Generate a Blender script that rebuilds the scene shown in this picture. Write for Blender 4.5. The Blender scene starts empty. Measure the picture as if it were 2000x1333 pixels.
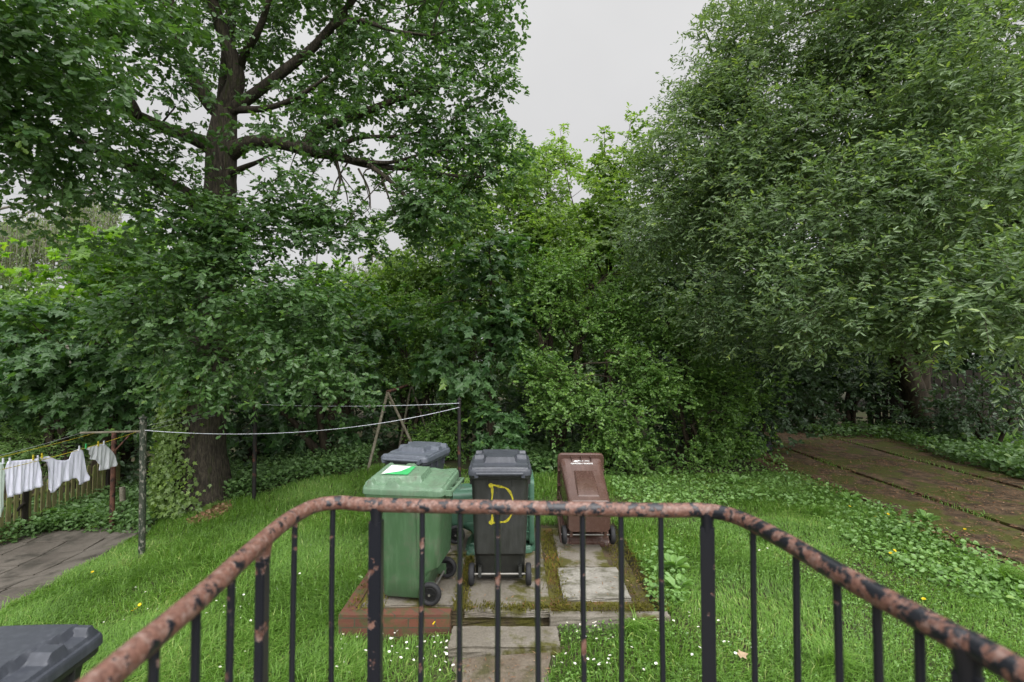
import bpy, bmesh, math, random
import numpy as np
from mathutils import Vector, Matrix
rng = np.random.default_rng(11); random.seed(5)
SC = bpy.context.scene; COL = SC.collection
R = math.radians
# ------------------------------------------------------------------ camera
F = 1000.0; CAMZ = 2.15; PITCH = math.atan(33.5/F)
cam = bpy.data.objects.new('camera', bpy.data.cameras.new('camera')); COL.objects.link(cam)
cam.location = (0, 0, CAMZ); cam.rotation_euler = (math.pi/2+PITCH, 0, 0)
cam.data.sensor_width = 36; cam.data.lens = 18.0; cam.data.clip_end = 2000; cam.data.clip_start = .05
cam.data.dof.use_dof = True; cam.data.dof.focus_distance = 6.5; cam.data.dof.aperture_fstop = 2.4
SC.camera = cam
SP, CP = math.sin(PITCH), math.cos(PITCH)
def pw(px, py, y):                      # world point seen at photo pixel (px,py) at world depth y
    u = (px-1000)/F; v = (666.5-py)/F
    dy = CP-SP*v; dz = SP+CP*v; t = y/dy
    return Vector((u*t, y, CAMZ+dz*t))
def project(P):                         # (n,3) -> photo pixels
    P = np.asarray(P, float); d = P-np.array([0, 0, CAMZ])
    zc = d[:, 1]*CP+d[:, 2]*SP; v = -d[:, 1]*SP+d[:, 2]*CP
    zc = np.maximum(zc, .05)
    return 1000+F*d[:, 0]/zc, 666.5-F*v/zc
# ------------------------------------------------------------------ terrain
TP = np.array([(-2.2,2.7,-.3),(-1.6,4.3,-.26),(-1.6,5.5,-.2),(-5.0,6.96,-.55),(-6.1,8.26,-.72),(-5.7,5.6,-.72),(-8.4,8.8,-.86),
 (-8.2,5.5,-.86),(-12,9,-1.1),(-5.2,8.6,-.36),(-3.75,9.4,-.12),(-3,7,-.3),(-4.4,8.75,-.3),(-.3,3.3,-.25),(0,4.4,-.12),(0,6,-.06),(0,9,0),
 (1.6,4.2,-.06),(1.7,6,0),(3,3.5,-.04),(3,6,0),(5.2,6,.0),(5.2,10.5,.03),(8,8,.0),(11,14,.05),(6,14,.06),(0,14,0),(-4,14,-.2),
 (-10,14,-1.0),(-2,.5,-.3),(2,.5,-.12),(12,5,.0),(-9,2,-.86),(14,10,.02)], float)
def _k(d2): return np.where(d2 > 1e-12, .5*d2*np.log(np.maximum(d2, 1e-12)), 0)
_n = len(TP); _d = ((TP[:, None, :2]-TP[None, :, :2])**2).sum(-1)
_A = np.zeros((_n+3, _n+3)); _A[:_n, :_n] = _k(_d)+np.eye(_n)*.02
_A[:_n, _n] = 1; _A[:_n, _n+1:] = TP[:, :2]; _A[_n, :_n] = 1; _A[_n+1:, :_n] = TP[:, :2].T
_w = np.linalg.solve(_A, np.concatenate([TP[:, 2], np.zeros(3)]))
def gz(x, y):
    x = np.clip(np.asarray(x, float), -13, 14); y = np.clip(np.asarray(y, float), .5, 15)
    sh = x.shape; P = np.stack([x.ravel(), y.ravel()], 1); out = np.empty(len(P))
    for i in range(0, len(P), 20000):
        q = P[i:i+20000]; d2 = ((q[:, None]-TP[None, :, :2])**2).sum(-1)
        out[i:i+20000] = _k(d2)@_w[:_n]+_w[_n]+q@_w[_n+1:]
    return out.reshape(sh)
def g1(x, y): return float(gz(np.array([x]), np.array([y]))[0])
def pg(px, py):                         # photo pixel -> point on the ground
    z = 0.
    for _ in range(25):
        u = (px-1000)/F; v = (666.5-py)/F; dy = CP-SP*v; dz = SP+CP*v
        t = (z-CAMZ)/dz; x, y = u*t, dy*t; z = .5*z+.5*g1(x, y)
    return Vector((x, y, z))
def pgn(px, py):
    px = np.asarray(px, float); py = np.asarray(py, float); z = np.zeros_like(px)
    u = (px-1000)/F; v = (666.5-py)/F; dy = CP-SP*v; dz = SP+CP*v
    for _ in range(25):
        t = (z-CAMZ)/dz; x, y = u*t, dy*t; z = .5*z+.5*gz(x, y)
    return np.stack([x, y, z], 1)
def inpoly(x, y, poly):
    c = np.zeros(np.shape(x), bool); n = len(poly)
    for i in range(n):
        x0, y0 = poly[i]; x1, y1 = poly[(i+1) % n]
        if y0 == y1: continue
        c ^= ((y0 > y) != (y1 > y)) & (x < (x1-x0)*(y-y0)/(y1-y0)+x0)
    return c
# ------------------------------------------------------------------ materials
def nmat(name):
    m = bpy.data.materials.new(name); m.use_nodes = True
    nt = m.node_tree; nt.nodes.clear(); out = nt.nodes.new('ShaderNodeOutputMaterial')
    b = nt.nodes.new('ShaderNodeBsdfPrincipled'); nt.links.new(b.outputs[0], out.inputs[0])
    return m, nt, b, out
def N(nt, t, **k):
    n = nt.nodes.new('ShaderNode'+t)
    for a, v in k.items():
        if a.startswith('i_'):
            key = a[2:]; n.inputs[int(key) if key.isdigit() else key].default_value = v
        else: setattr(n, a, v)
    return n
def ramp(nt, src, stops):
    r = nt.nodes.new('ShaderNodeValToRGB'); e = r.color_ramp.elements
    while len(e) < len(stops): e.new(.5)
    for el, (p, c) in zip(e, stops):
        el.position = p; el.color = (c, c, c, 1) if isinstance(c, (int, float)) else (*c, 1)
    nt.links.new(src, r.inputs[0]); return r
def coord(nt, scale=(1, 1, 1), kind='Object'):
    t = N(nt, 'TexCoord'); mp = N(nt, 'Mapping'); mp.inputs['Scale'].default_value = scale
    nt.links.new(t.outputs[kind], mp.inputs[0]); return mp.outputs[0]
def noise(nt, vec, scale, detail=4, rough=.6):
    n = N(nt, 'TexNoise'); n.inputs['Scale'].default_value = scale; n.inputs['Detail'].default_value = detail
    n.inputs['Roughness'].default_value = rough; nt.links.new(vec, n.inputs['Vector']); return n.outputs['Fac']
def mixc(nt, fac, a, b):
    m = N(nt, 'MixRGB')
    for i, v in ((0, fac), (1, a), (2, b)):
        if hasattr(v, 'links') or hasattr(v, 'is_linked'): nt.links.new(v, m.inputs[i])
        else: m.inputs[i].default_value = v if isinstance(v, (int, float)) else (*v, 1)
    return m.outputs[0]
def bump(nt, b, h, strength=.4, dist=.01):
    n = N(nt, 'Bump'); n.inputs['Strength'].default_value = strength; n.inputs['Distance'].default_value = dist
    nt.links.new(h, n.inputs['Height']); nt.links.new(n.outputs[0], b.inputs['Normal'])
def leafmat(name, c0, c1, c2, trans=.35, rough=.38, tc=None, spec=.55):
    m, nt, b, out = nmat(name)
    a = N(nt, 'Attribute', attribute_name='rnd')
    r = ramp(nt, a.outputs['Fac'], [(0, c0), (.55, c1), (.9, c1), (1, c2)])
    nt.links.new(r.outputs[0], b.inputs['Base Color']); b.inputs['Roughness'].default_value = rough
    b.inputs['Specular IOR Level'].default_value = spec
    t = N(nt, 'BsdfTranslucent'); tm = mixc(nt, 1, r.outputs[0], tc or (1.6, 1.75, .6)); tm.node.blend_type = 'MULTIPLY'
    nt.links.new(tm, t.inputs[0]); mx = N(nt, 'MixShader'); mx.inputs[0].default_value = trans
    nt.links.new(b.outputs[0], mx.inputs[1]); nt.links.new(t.outputs[0], mx.inputs[2]); nt.links.new(mx.outputs[0], out.inputs[0])
    return m
def blotch(name, c0, c1, scale=3, rough=.8, lo=.4, hi=.62, bs=.3, bscale=None, stretch=(1, 1, 1), c2=None, s2=9, lo2=.55, hi2=.65, spec=.3, bd=.01):
    m, nt, b, out = nmat(name); v = coord(nt, stretch)
    f = ramp(nt, noise(nt, v, scale), [(lo, 0), (hi, 1)]).outputs[0]; c = mixc(nt, f, c0, c1)
    if c2: c = mixc(nt, ramp(nt, noise(nt, v, s2, 6), [(lo2, 0), (hi2, 1)]).outputs[0], c, c2)
    fine = noise(nt, v, (bscale or scale*8), 6, .7)
    c = mixc(nt, ramp(nt, fine, [(.3, .55), (.7, 1.)]).outputs[0], (0, 0, 0), c)
    nt.links.new(c, b.inputs['Base Color']); b.inputs['Roughness'].default_value = rough; b.inputs['Specular IOR Level'].default_value = spec
    bump(nt, b, fine, bs, bd); return m
def plastic(name, c, rough=.38, dirt=(.10, .09, .07), dl=.52, spec=.45, streak=True):
    m, nt, b, out = nmat(name); v = coord(nt); v2 = coord(nt, (9, 9, 1.2))
    f = noise(nt, v, 7, 6, .65); f2 = noise(nt, v2, 3, 5, .7)
    d = ramp(nt, f, [(dl, 0), (dl+.2, .55)]).outputs[0]
    col = mixc(nt, d, c, dirt)
    col = mixc(nt, ramp(nt, f2, [(.48, 0), (.78, .5)]).outputs[0], col, tuple(min(1, x*1.7+.02) for x in c))
    nt.links.new(col, b.inputs['Base Color'])
    rr = ramp(nt, f, [(.3, rough-.08), (.7, rough+.25)]).outputs[0]; nt.links.new(rr, b.inputs['Roughness'])
    b.inputs['Specular IOR Level'].default_value = spec; bump(nt, b, noise(nt, v, 160, 2), .06, .002); return m
def plain(name, c, rough=.6, spec=.3, metal=0):
    m, nt, b, out = nmat(name); v = coord(nt); f = noise(nt, v, 25, 5)
    col = mixc(nt, ramp(nt, f, [(.3, .7), (.7, 1.)]).outputs[0], (0, 0, 0), c)
    nt.links.new(col, b.inputs['Base Color']); b.inputs['Roughness'].default_value = rough; b.inputs['Metallic'].default_value = metal
    b.inputs['Specular IOR Level'].default_value = spec; return m
def railmat(name, lo, hi, sc):
    m, nt, b, out = nmat(name); v = coord(nt)
    n1 = noise(nt, v, sc, 5, .62); n2 = noise(nt, v, sc*3.5, 6, .7)
    sx = N(nt, 'SeparateXYZ'); nt.links.new(v, sx.inputs[0]); ma = N(nt, 'Math', operation='MULTIPLY_ADD'); ma.inputs[1].default_value = -.06; nt.links.new(sx.outputs[0], ma.inputs[0]); nt.links.new(n1, ma.inputs[2])
    f = ramp(nt, ma.outputs[0], [(lo, 0), (hi, 1)]).outputs[0]
    n3 = noise(nt, v, sc*1.6, 5, .7); prim = mixc(nt, ramp(nt, n2, [(.36, 0), (.60, 1)]).outputs[0], (.070, .030, .021), (.175, .085, .062)); prim = mixc(nt, ramp(nt, n3, [(.50, 0), (.66, .75)]).outputs[0], prim, (.25, .175, .150))
    prim = mixc(nt, ramp(nt, n2, [(.62, 0), (.75, .8)]).outputs[0], prim, (.42, .34, .30))
    col = mixc(nt, f, (.010, .011, .016), prim)
    nt.links.new(col, b.inputs['Base Color'])
    nt.links.new(ramp(nt, f, [(0, .30), (1, .50)]).outputs[0], b.inputs['Roughness'])
    mm = N(nt, 'Math', operation='SUBTRACT'); mm.inputs[0].default_value = 1; nt.links.new(f, mm.inputs[1])
    bump(nt, b, mm.outputs[0], .5, .003); return m
M = {}
M['rail'] = railmat('worn handrail paint', .435, .48, 32)
M['bar'] = railmat('black baluster paint', .605, .635, 15)
M['green'] = plastic('green plastic', (.048, .098, .046))
M['greenlid'] = plastic('green lid plastic', (.105, .175, .110), .26)  # body green lightened for the lid, sky light put into the colour
M['green2'] = plastic('blue green plastic', (.042, .105, .068))
M['black'] = plastic('black plastic', (.020, .021, .019), .42, (.05, .05, .045), .62)
M['grey'] = plastic('charcoal lid plastic', (.040, .044, .055), .36, (.10, .10, .11), .6)
M['grey2'] = plastic('slate lid plastic', (.075, .085, .105), .36, (.13, .13, .14), .6)
M['brown'] = plastic('brown plastic', (.078, .043, .034), .20, (.15, .11, .09), .62)
M['rubber'] = plain('rubber', (.022, .022, .024), .7)
M['hub'] = plain('wheel rim', (.012, .012, .013), .5)
M['steel'] = plain('dull steel', (.25, .24, .22), .45, .5, .6)
M['white'] = plain('white print', (.75, .75, .74), .5)
M['stickergreen'] = plain('bright green sticker', (.05, .42, .13), .4)
M['spray'] = blotch('yellow spray paint', (.48, .42, .02), (.26, .23, .02), 30, .6, spec=.3)
M['bark'] = blotch('ridged oak bark', (.046, .040, .033), (.105, .088, .068), 5, .95, .4, .6, 1.0, 9, (7, 7, 1.2), (.05, .065, .02), 2.2, .55, .7, .15, .03)
M['bark2'] = blotch('dark smooth bark', (.035, .028, .02), (.075, .06, .042), 5, .95, .4, .6, .6, 18, (3, 3, .6), spec=.15)
M['mossbark'] = blotch('mossy limb bark', (.045, .036, .026), (.08, .062, .045), 4, .95, .4, .6, .8, 16, (2, 2, 2), (.06, .075, .018), 3, .48, .6, .15, .02)
M['deadwood'] = blotch('grey dead twig bark', (.16, .15, .12), (.26, .24, .2), 6, .95, spec=.1)
M['polegreen'] = blotch('flaking dark green pole paint', (.028, .040, .026), (.05, .058, .04), 14, .6, .4, .6, .5, 60, (1, 1, .5), (.20, .19, .16), 30, .53, .60)
M['rustpole'] = blotch('rusty pole', (.085, .038, .026), (.16, .075, .05), 9, .8, c2=(.02, .016, .014), s2=14, lo2=.5, hi2=.6)
M['darkpole'] = blotch('black and rust pole', (.014, .013, .013), (.02, .018, .016), 8, .7, c2=(.16, .06, .038), s2=5, lo2=.55, hi2=.62)
M['line'] = plain('white washing line', (.72, .74, .82), .5)
M['yline'] = plain('yellow washing line', (.55, .45, .03), .5)
M['wire'] = plain('grey cable', (.42, .44, .44), .5)
M['fence'] = blotch('mossy picket wood', (.17, .155, .07), (.25, .23, .11), 6, .9, .4, .6, .4, 40, (4, 4, .5), (.24, .30, .08), 8, .50, .62)
M['oldwood'] = blotch('dark old wood', (.018, .015, .011), (.035, .029, .022), 6, .9, stretch=(4, 4, .5))
M['paleframe'] = blotch('algae stained swing tube', (.16, .14, .10), (.24, .22, .17), 7, .8)
M['earth'] = blotch('dark garden soil and thatch', (.050, .042, .022), (.045, .060, .018), 1.2, .95, c2=(.075, .055, .033), s2=5, lo2=.52, hi2=.65, bscale=40)
M['dirt'] = blotch('trodden earth path', (.135, .105, .075), (.21, .18, .145), 2.2, .95, .42, .6, .6, 45, c2=(.075, .07, .03), s2=4, lo2=.54, hi2=.66)
M['litter'] = blotch('leaf litter soil', (.11, .07, .04), (.17, .115, .07), 5, .95, bscale=60, bs=.8)
M['slab'] = blotch('damp paving slab', (.115, .098, .082), (.165, .145, .122), 2, .85, c2=(.07, .062, .05), s2=3, lo2=.5, hi2=.65, bscale=60)
M['bay'] = blotch('mossy litter stained concrete', (.055, .036, .020), (.185, .120, .070), 6, .95, .38, .66, .9, 38, c2=(.085, .092, .016), s2=1.7, lo2=.47, hi2=.55)
M['conc'] = blotch('mossy concrete', (.17, .15, .12), (.25, .225, .19), 2, .95, .4, .62, .5, 60, c2=(.085, .08, .018), s2=3.2, lo2=.50, hi2=.60)
M['mossdirt'] = blotch('moss and dirt joint', (.085, .065, .038), (.105, .10, .018), 4, .98, .42, .58, .9, 60, c2=(.15, .075, .03), s2=3, lo2=.58, hi2=.68)
M['pale'] = blotch('pale worn concrete', (.20, .185, .155), (.36, .34, .30), 4, .9, .35, .65, .5, 50, (1, 1.3, 1), (.11, .105, .07), 5, .50, .64)
M['white cotton'] = None
def brickmat():
    m, nt, b, out = nmat('old red brick'); v = coord(nt, (1, 1, 1))
    sep = N(nt, 'SeparateXYZ'); nt.links.new(v, sep.inputs[0]); ad = N(nt, 'Math', operation='ADD')
    nt.links.new(sep.outputs[0], ad.inputs[0]); nt.links.new(sep.outputs[1], ad.inputs[1])
    cb = N(nt, 'CombineXYZ'); nt.links.new(ad.outputs[0], cb.inputs[0]); nt.links.new(sep.outputs[2], cb.inputs[1])
    t = N(nt, 'TexBrick'); t.inputs['Scale'].default_value = 1; t.inputs['Brick Width'].default_value = .225; t.inputs['Row Height'].default_value = .078
    t.inputs['Mortar Size'].default_value = .006; nt.links.new(cb.outputs[0], t.inputs['Vector'])
    t.inputs['Color1'].default_value = (.135, .046, .026, 1); t.inputs['Color2'].default_value = (.085, .034, .022, 1); t.inputs['Mortar'].default_value = (.05, .05, .03, 1)
    n = noise(nt, v, 9, 6); c = mixc(nt, ramp(nt, n, [(.46, 0), (.62, .85)]).outputs[0], t.outputs[0], (.050, .060, .018))
    nt.links.new(c, b.inputs['Base Color']); b.inputs['Roughness'].default_value = .9; bump(nt, b, noise(nt, v, 60), .4, .005); return m
M['brick'] = brickmat()
def clothmat(name, c):
    m, nt, b, out = nmat(name); v = coord(nt); b.inputs['Base Color'].default_value = (*c, 1); b.inputs['Roughness'].default_value = .9
    bump(nt, b, noise(nt, v, 18, 4), .35, .02); t = N(nt, 'BsdfTranslucent'); t.inputs[0].default_value = (*c, 1)
    mx = N(nt, 'MixShader'); mx.inputs[0].default_value = .25
    nt.links.new(b.outputs[0], mx.inputs[1]); nt.links.new(t.outputs[0], mx.inputs[2]); nt.links.new(mx.outputs[0], out.inputs[0]); return m
M['cotton'] = clothmat('white cotton', (.80, .80, .92)); M['cotton2'] = clothmat('off white cotton', (.72, .73, .78)); M['dress'] = clothmat('pale green print', (.55, .64, .58))
M['grass'] = leafmat('grass blades', (0.082, 0.168, 0.026), (0.150, 0.280, 0.046), (0.330, 0.410, 0.130), .35, .5)
M['clover'] = leafmat('clover leaves', (0.080, 0.170, 0.038), (0.150, 0.280, 0.060), (0.240, 0.360, 0.080), .3, .5)
M['weed'] = leafmat('ground cover leaves', (0.095, 0.185, 0.052), (0.165, 0.295, 0.080), (0.240, 0.370, 0.090), .3, .45)
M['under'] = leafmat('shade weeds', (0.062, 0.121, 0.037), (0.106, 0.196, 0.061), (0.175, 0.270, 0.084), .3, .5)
M['oak'] = leafmat('oak leaves', (0.040, 0.095, 0.028), (0.082, 0.158, 0.048), (0.170, 0.270, 0.060), .36, .42)
M['syc'] = leafmat('sycamore leaves', (0.036, 0.090, 0.030), (0.074, 0.150, 0.050), (0.160, 0.270, 0.050), .36, .42)
M['bright'] = leafmat('bright maple leaves', (0.100, 0.200, 0.030), (0.170, 0.300, 0.045), (0.270, 0.380, 0.060), .45, .45)
M['pale leaf'] = leafmat('pale shrub leaves', (0.106, 0.196, 0.058), (0.175, 0.290, 0.089), (0.250, 0.365, 0.116), .35, .45)
M['haw'] = leafmat('hawthorn leaves', (0.066, 0.145, 0.032), (0.135, 0.240, 0.054), (0.230, 0.350, 0.070), .38, .40)
M['willow'] = leafmat('sallow leaves', (0.075, 0.130, 0.058), (0.165, 0.240, 0.112), (0.300, 0.400, 0.100), .33, .40, spec=.5)
M['centre'] = leafmat('light green tree leaves', (0.110, 0.190, 0.050), (0.195, 0.290, 0.080), (0.300, 0.380, 0.100), .45, .45)
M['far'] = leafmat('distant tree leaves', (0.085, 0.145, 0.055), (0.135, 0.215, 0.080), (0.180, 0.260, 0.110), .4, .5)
M['dark'] = leafmat('shade darkened leaves', (0.032, 0.064, 0.028), (0.056, 0.104, 0.044), (0.090, 0.150, 0.060), .25, .45)  # leaf colour darkened to stand in for shade under the trees
M['birch'] = leafmat('hanging birch leaves', (.10, .15, .06), (.15, .20, .085), (.2, .22, .10), .45, .5)
M['ivy'] = leafmat('ivy leaves', (0.080, 0.140, 0.035), (0.140, 0.215, 0.055), (0.200, 0.300, 0.060), .3, .4)
M['fern'] = leafmat('fern fronds', (0.088, 0.203, 0.025), (0.138, 0.284, 0.037), (0.188, 0.338, 0.053), .4, .5)
M['dryleaf'] = leafmat('dry fallen leaves', (.16, .085, .045), (.22, .13, .075), (.36, .26, .17), .1, .8, tc=(1, .8, .5), spec=.2)
# ------------------------------------------------------------------ object helpers
def link(o, parent=None):
    COL.objects.link(o)
    if parent: o.parent = parent
    return o
def tag(o, label=None, cat=None, group=None, kind=None):
    if label: o['label'] = label
    if cat: o['category'] = cat
    if group: o['group'] = group
    if kind: o['kind'] = kind
    return o
def empty(name, loc, label, cat, group=None):
    o = bpy.data.objects.new(name, None); link(o); o.location = loc; o.empty_display_size = .1
    return tag(o, label, cat, group)
def npmesh(name, V, faces, mats, parent=None, smooth=False, rnd=None, mi=None):
    """faces: list of (k, index array (n,k))"""
    me = bpy.data.meshes.new(name); V = np.asarray(V, np.float32)
    me.vertices.add(len(V)); me.vertices.foreach_set('co', V.ravel())
    idx = np.concatenate([f.ravel() for f in faces]).astype(np.int32)
    tot = np.concatenate([np.full(len(f), f.shape[1], np.int32) for f in faces])
    me.loops.add(len(idx)); me.loops.foreach_set('vertex_index', idx)
    me.polygons.add(len(tot)); me.polygons.foreach_set('loop_start', np.concatenate([[0], np.cumsum(tot)[:-1]]).astype(np.int32))
    me.polygons.foreach_set('loop_total', tot)
    if mi is not None: me.polygons.foreach_set('material_index', np.asarray(mi, np.int32))
    if rnd is not None:
        a = me.attributes.new('rnd', 'FLOAT', 'POINT'); a.data.foreach_set('value', np.asarray(rnd, np.float32))
    me.polygons.foreach_set('use_smooth', np.full(len(tot), smooth))
    for m in (mats if isinstance(mats, (list, tuple)) else [mats]): me.materials.append(m)
    me.update(); me.validate()
    return link(bpy.data.objects.new(name, me), parent)
def bmobj(name, bm, mats, parent=None, smooth=False, recalc=True, ang=40):
    if recalc: bmesh.ops.recalc_face_normals(bm, faces=bm.faces)
    me = bpy.data.meshes.new(name); bm.to_mesh(me); bm.free()
    for m in (mats if isinstance(mats, (list, tuple)) else [mats]): me.materials.append(m)
    if smooth:
        for p in me.polygons: p.use_smooth = True
        try: me.set_sharp_from_angle(angle=R(ang))
        except Exception: pass
    return link(bpy.data.objects.new(name, me), parent)
def smoothline(P, sub=4):
    P = [np.array(p, float) for p in P]
    if len(P) < 3 or sub < 2: return np.array(P)
    Q = [2*P[0]-P[1]]+P+[2*P[-1]-P[-2]]; out = []
    for i in range(1, len(Q)-2):
        for k in range(sub):
            t = k/sub; a, b, c, d = Q[i-1:i+3]
            out.append(.5*((2*b)+(c-a)*t+(2*a-5*b+4*c-d)*t*t+(3*b-a-3*c+d)*t**3))
    out.append(P[-1]); return np.array(out)
def tube(P, rad, n=8, lump=0., seed=0, cap=True):
    """returns (V, quads, tris)"""
    P = np.asarray(P, float); m = len(P); rad = np.broadcast_to(np.asarray(rad, float), (m,)) if np.ndim(rad) == 0 or len(rad) == m else np.interp(np.linspace(0, 1, m), np.linspace(0, 1, len(rad)), rad)
    T = np.gradient(P, axis=0); T /= np.linalg.norm(T, axis=1)[:, None]+1e-9
    up = np.array([0, 0, 1.]) if abs(T[:, 2]).mean() < .8 else np.array([0, 1., 0])
    A = np.cross(T, up); A /= np.linalg.norm(A, axis=1)[:, None]+1e-9; B = np.cross(A, T)
    th = np.linspace(0, 2*np.pi, n, endpoint=False)
    rr = rad[:, None]*np.ones((m, n))
    if lump:
        g = np.random.default_rng(seed); rr = rr*(1+lump*(np.sin(3*th+g.uniform(0, 6))[None]*.5+np.sin(5*th+g.uniform(0, 6))[None]*.35+g.normal(0, .25, (m, n))))
    V = P[:, None]+rr[..., None]*(np.cos(th)[None, :, None]*A[:, None]+np.sin(th)[None, :, None]*B[:, None])
    V = V.reshape(-1, 3); i = np.arange(m-1)[:, None]*n; j = np.arange(n)[None]; k = (j+1) % n
    Q = np.stack([i+j, i+k, i+n+k, i+n+j], -1).reshape(-1, 4); Tn = np.zeros((0, 3), int)
    if cap:
        V = np.concatenate([V, P[:1], P[-1:]]); c0 = m*n; c1 = c0+1; jj = np.arange(n); kk = (jj+1) % n; e = (m-1)*n
        Tn = np.concatenate([np.stack([kk, jj, np.full(n, c0)], 1), np.stack([e+jj, e+kk, np.full(n, c1)], 1)])
    return V, Q, Tn
class Geo:
    def __init__(s): s.V = []; s.Q = []; s.T = []; s.n = 0
    def add(s, V, Q, T=None):
        s.V.append(V); s.Q.append(np.asarray(Q, int).reshape(-1, 4)+s.n)
        if T is not None: s.T.append(np.asarray(T, int).reshape(-1, 3)+s.n)
        s.n += len(V); return s
    def tube(s, P, r, n=8, lump=0., seed=0, sub=1, cap=True):
        if sub > 1: P = smoothline(P, sub)
        return s.add(*tube(P, r, n, lump, seed, cap))
    def box(s, c, d, rot=None):
        c = np.array(c, float); h = np.array(d, float)/2
        V = np.array([[x, y, z] for x in (-1, 1) for y in (-1, 1) for z in (-1, 1)])*h
        if rot is not None: V = V@np.array(rot.to_3x3() if hasattr(rot, 'to_3x3') else rot).T
        Q = [(0, 1, 3, 2), (4, 6, 7, 5), (0, 4, 5, 1), (2, 3, 7, 6), (0, 2, 6, 4), (1, 5, 7, 3)]
        return s.add(V+c, Q)
    def build(s, name, mat, parent=None, smooth=True):
        fs = []
        if s.Q: q = np.concatenate(s.Q); fs += [q] if len(q) else []
        if s.T: t = np.concatenate(s.T); fs += [t] if len(t) else []
        o = npmesh(name, np.concatenate(s.V), fs, mat, parent, smooth)
        if smooth:
            try: o.data.set_sharp_from_angle(angle=R(45))
            except Exception: pass
        return o
def place(o, loc):                      # move a parent-less mesh's origin to its base without moving its shape
    d = Vector(loc); o.data.transform(Matrix.Translation(-d)); o.location = d; return o
def norm(a): return a/(np.linalg.norm(a, axis=-1, keepdims=True)+1e-9)
# ------------------------------------------------------------------ leaves
def T_ell(w, fold=.12):
    return (np.array([(0, 0, 0), (w*.8, .3, fold*w*2), (w*.75, .72, fold*w*2), (0, 1, -.06), (-w*.75, .72, fold*w*2), (-w*.8, .3, fold*w*2)]),
            [np.array([[0, 1, 2, 3], [0, 3, 4, 5]])])
TEL = T_ell(.34); TOAK = (np.array([(0, 0, 0), (.2, .22, .04), (.13, .36, .03), (.33, .52, .05), (.22, .66, .03), (.25, .86, .02), (0, 1, -.06),
       (-.25, .86, .02), (-.22, .66, .03), (-.33, .52, .05), (-.13, .36, .03), (-.2, .22, .04)]), [np.array([[0, 1, 2, 3, 4, 5, 6], [0, 6, 7, 8, 9, 10, 11]])])
TWIL = T_ell(.19); TSML = T_ell(.42)
TMAP = (np.array([(0, 0, 0), (.3, -.06, .03), (.22, .2, .02), (.56, .40, -.04), (.24, .5, .0), (0, 1, -.12), (-.24, .5, .0), (-.56, .40, -.04), (-.22, .2, .02), (-.3, -.06, .03)]),
        [np.array([[0, 1, 2, 3, 4, 5], [0, 5, 6, 7, 8, 9]])])
def leafgeo(C, D, Nn, S, tpl, rnd):
    tv, tf = tpl; k = len(tv); n = len(C)
    D = norm(D); Nn = norm(Nn-(Nn*D).sum(-1, keepdims=True)*D); X = np.cross(D, Nn)
    V = C[:, None]+S[:, None, None]*(tv[None, :, 0:1]*X[:, None]+tv[None, :, 1:2]*D[:, None]+tv[None, :, 2:3]*Nn[:, None])
    off = (np.arange(n)*k)[:, None, None]
    return V.reshape(-1, 3), [(f[None]+off).reshape(-1, f.shape[1]) for f in tf], np.repeat(rnd, k)
SKY = [(1012,-80),(1440,-80),(1395,0),(1330,62),(1290,130),(1285,175),(1268,225),(1210,262),(1172,262),(1158,300),(1150,335),(1135,310),(1100,268),(1065,275),(1040,292),(1012,250),(1038,195),(1006,140),(1030,60)]
GAPS = [(492,318,18,12),(655,340,30,10),(748,395,20,22),(630,505,28,15),(1128,380,18,22),(770,470,20,22),(60,505,50,20),(225,425,40,18),(390,225,22,14),(275,195,20,14),
        (180,415,18,30),(60,95,22,14),(120,50,14,9),(250,95,12,16),(370,90,12,18),(520,160,16,12),(150,290,20,8),(590,30,14,16),(720,250,26,10),(700,500,16,14),(740,190,14,10),(860,40,10,12),(880,200,12,10),(790,210,12,9),(300,205,14,9)]
def clear(P, soft=0.):
    px, py = project(P); k = ~inpoly(px+rng.normal(0, soft, len(px)), py+rng.normal(0, soft, len(px)), SKY)
    for gx, gy, a, b in GAPS: k &= ((px-gx)/a)**2+((py-gy)/b)**2 > rng.uniform(.6, 1.15, len(px))
    return k
DM = 2.7
def lobes(L, dens, fill=.35, front=.5, rough=.28, mask=True, gap=.55):
    """L: (px,py,depth,rx px,ry px[,rz m]) -> cluster centres and outward directions. dens = clusters per square metre of lobe face"""
    Cs, Os = [], []
    for l in L:
        px, py, y, rx, ry = l[:5]; c = np.array(pw(px, py, y)); a = rx*y/F; b = ry*y/F; dd = l[5] if len(l) > 5 else .75*max(a, b)
        n = max(4, int(DM*dens*math.pi*a*b*(l[6] if len(l) > 6 else 1)))
        d = norm(rng.normal(0, 1, (n*2, 3))); d = d[(d[:, 1] < .15) | (rng.random(len(d)) > front)][:n]
        r = rng.uniform(fill**2, 1, len(d))**.5
        w = 1+rough*(np.sin(d@np.array([5.1, 3.3, 2.2])+c.sum()*3)+.7*np.sin(d@np.array([-3.7, 8.1, 6.4])+c[0]*5))
        P = c+d*(r*w)[:, None]*np.array([a, dd, b]); Cs.append(P); Os.append(d)
    C = np.concatenate(Cs); O = np.concatenate(Os)
    C[:, 1] = np.maximum(C[:, 1], 2.6)
    lump = np.sin(C[:, 0]*3.6+1.3*np.sin(C[:, 2]*2.9))+np.sin(C[:, 2]*4.7+1.1*np.sin(C[:, 0]*3.3+C[:, 1]))+np.sin(C[:, 1]*2.7+C[:, 2]+C[:, 0])
    k = (C[:, 2] > gz(C[:, 0], C[:, 1])+.12) & (rng.random(len(C)) < np.clip(.66+gap*lump, .6-gap, 1))
    if mask: k &= clear(C, 6)
    return C[k], O[k]
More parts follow.
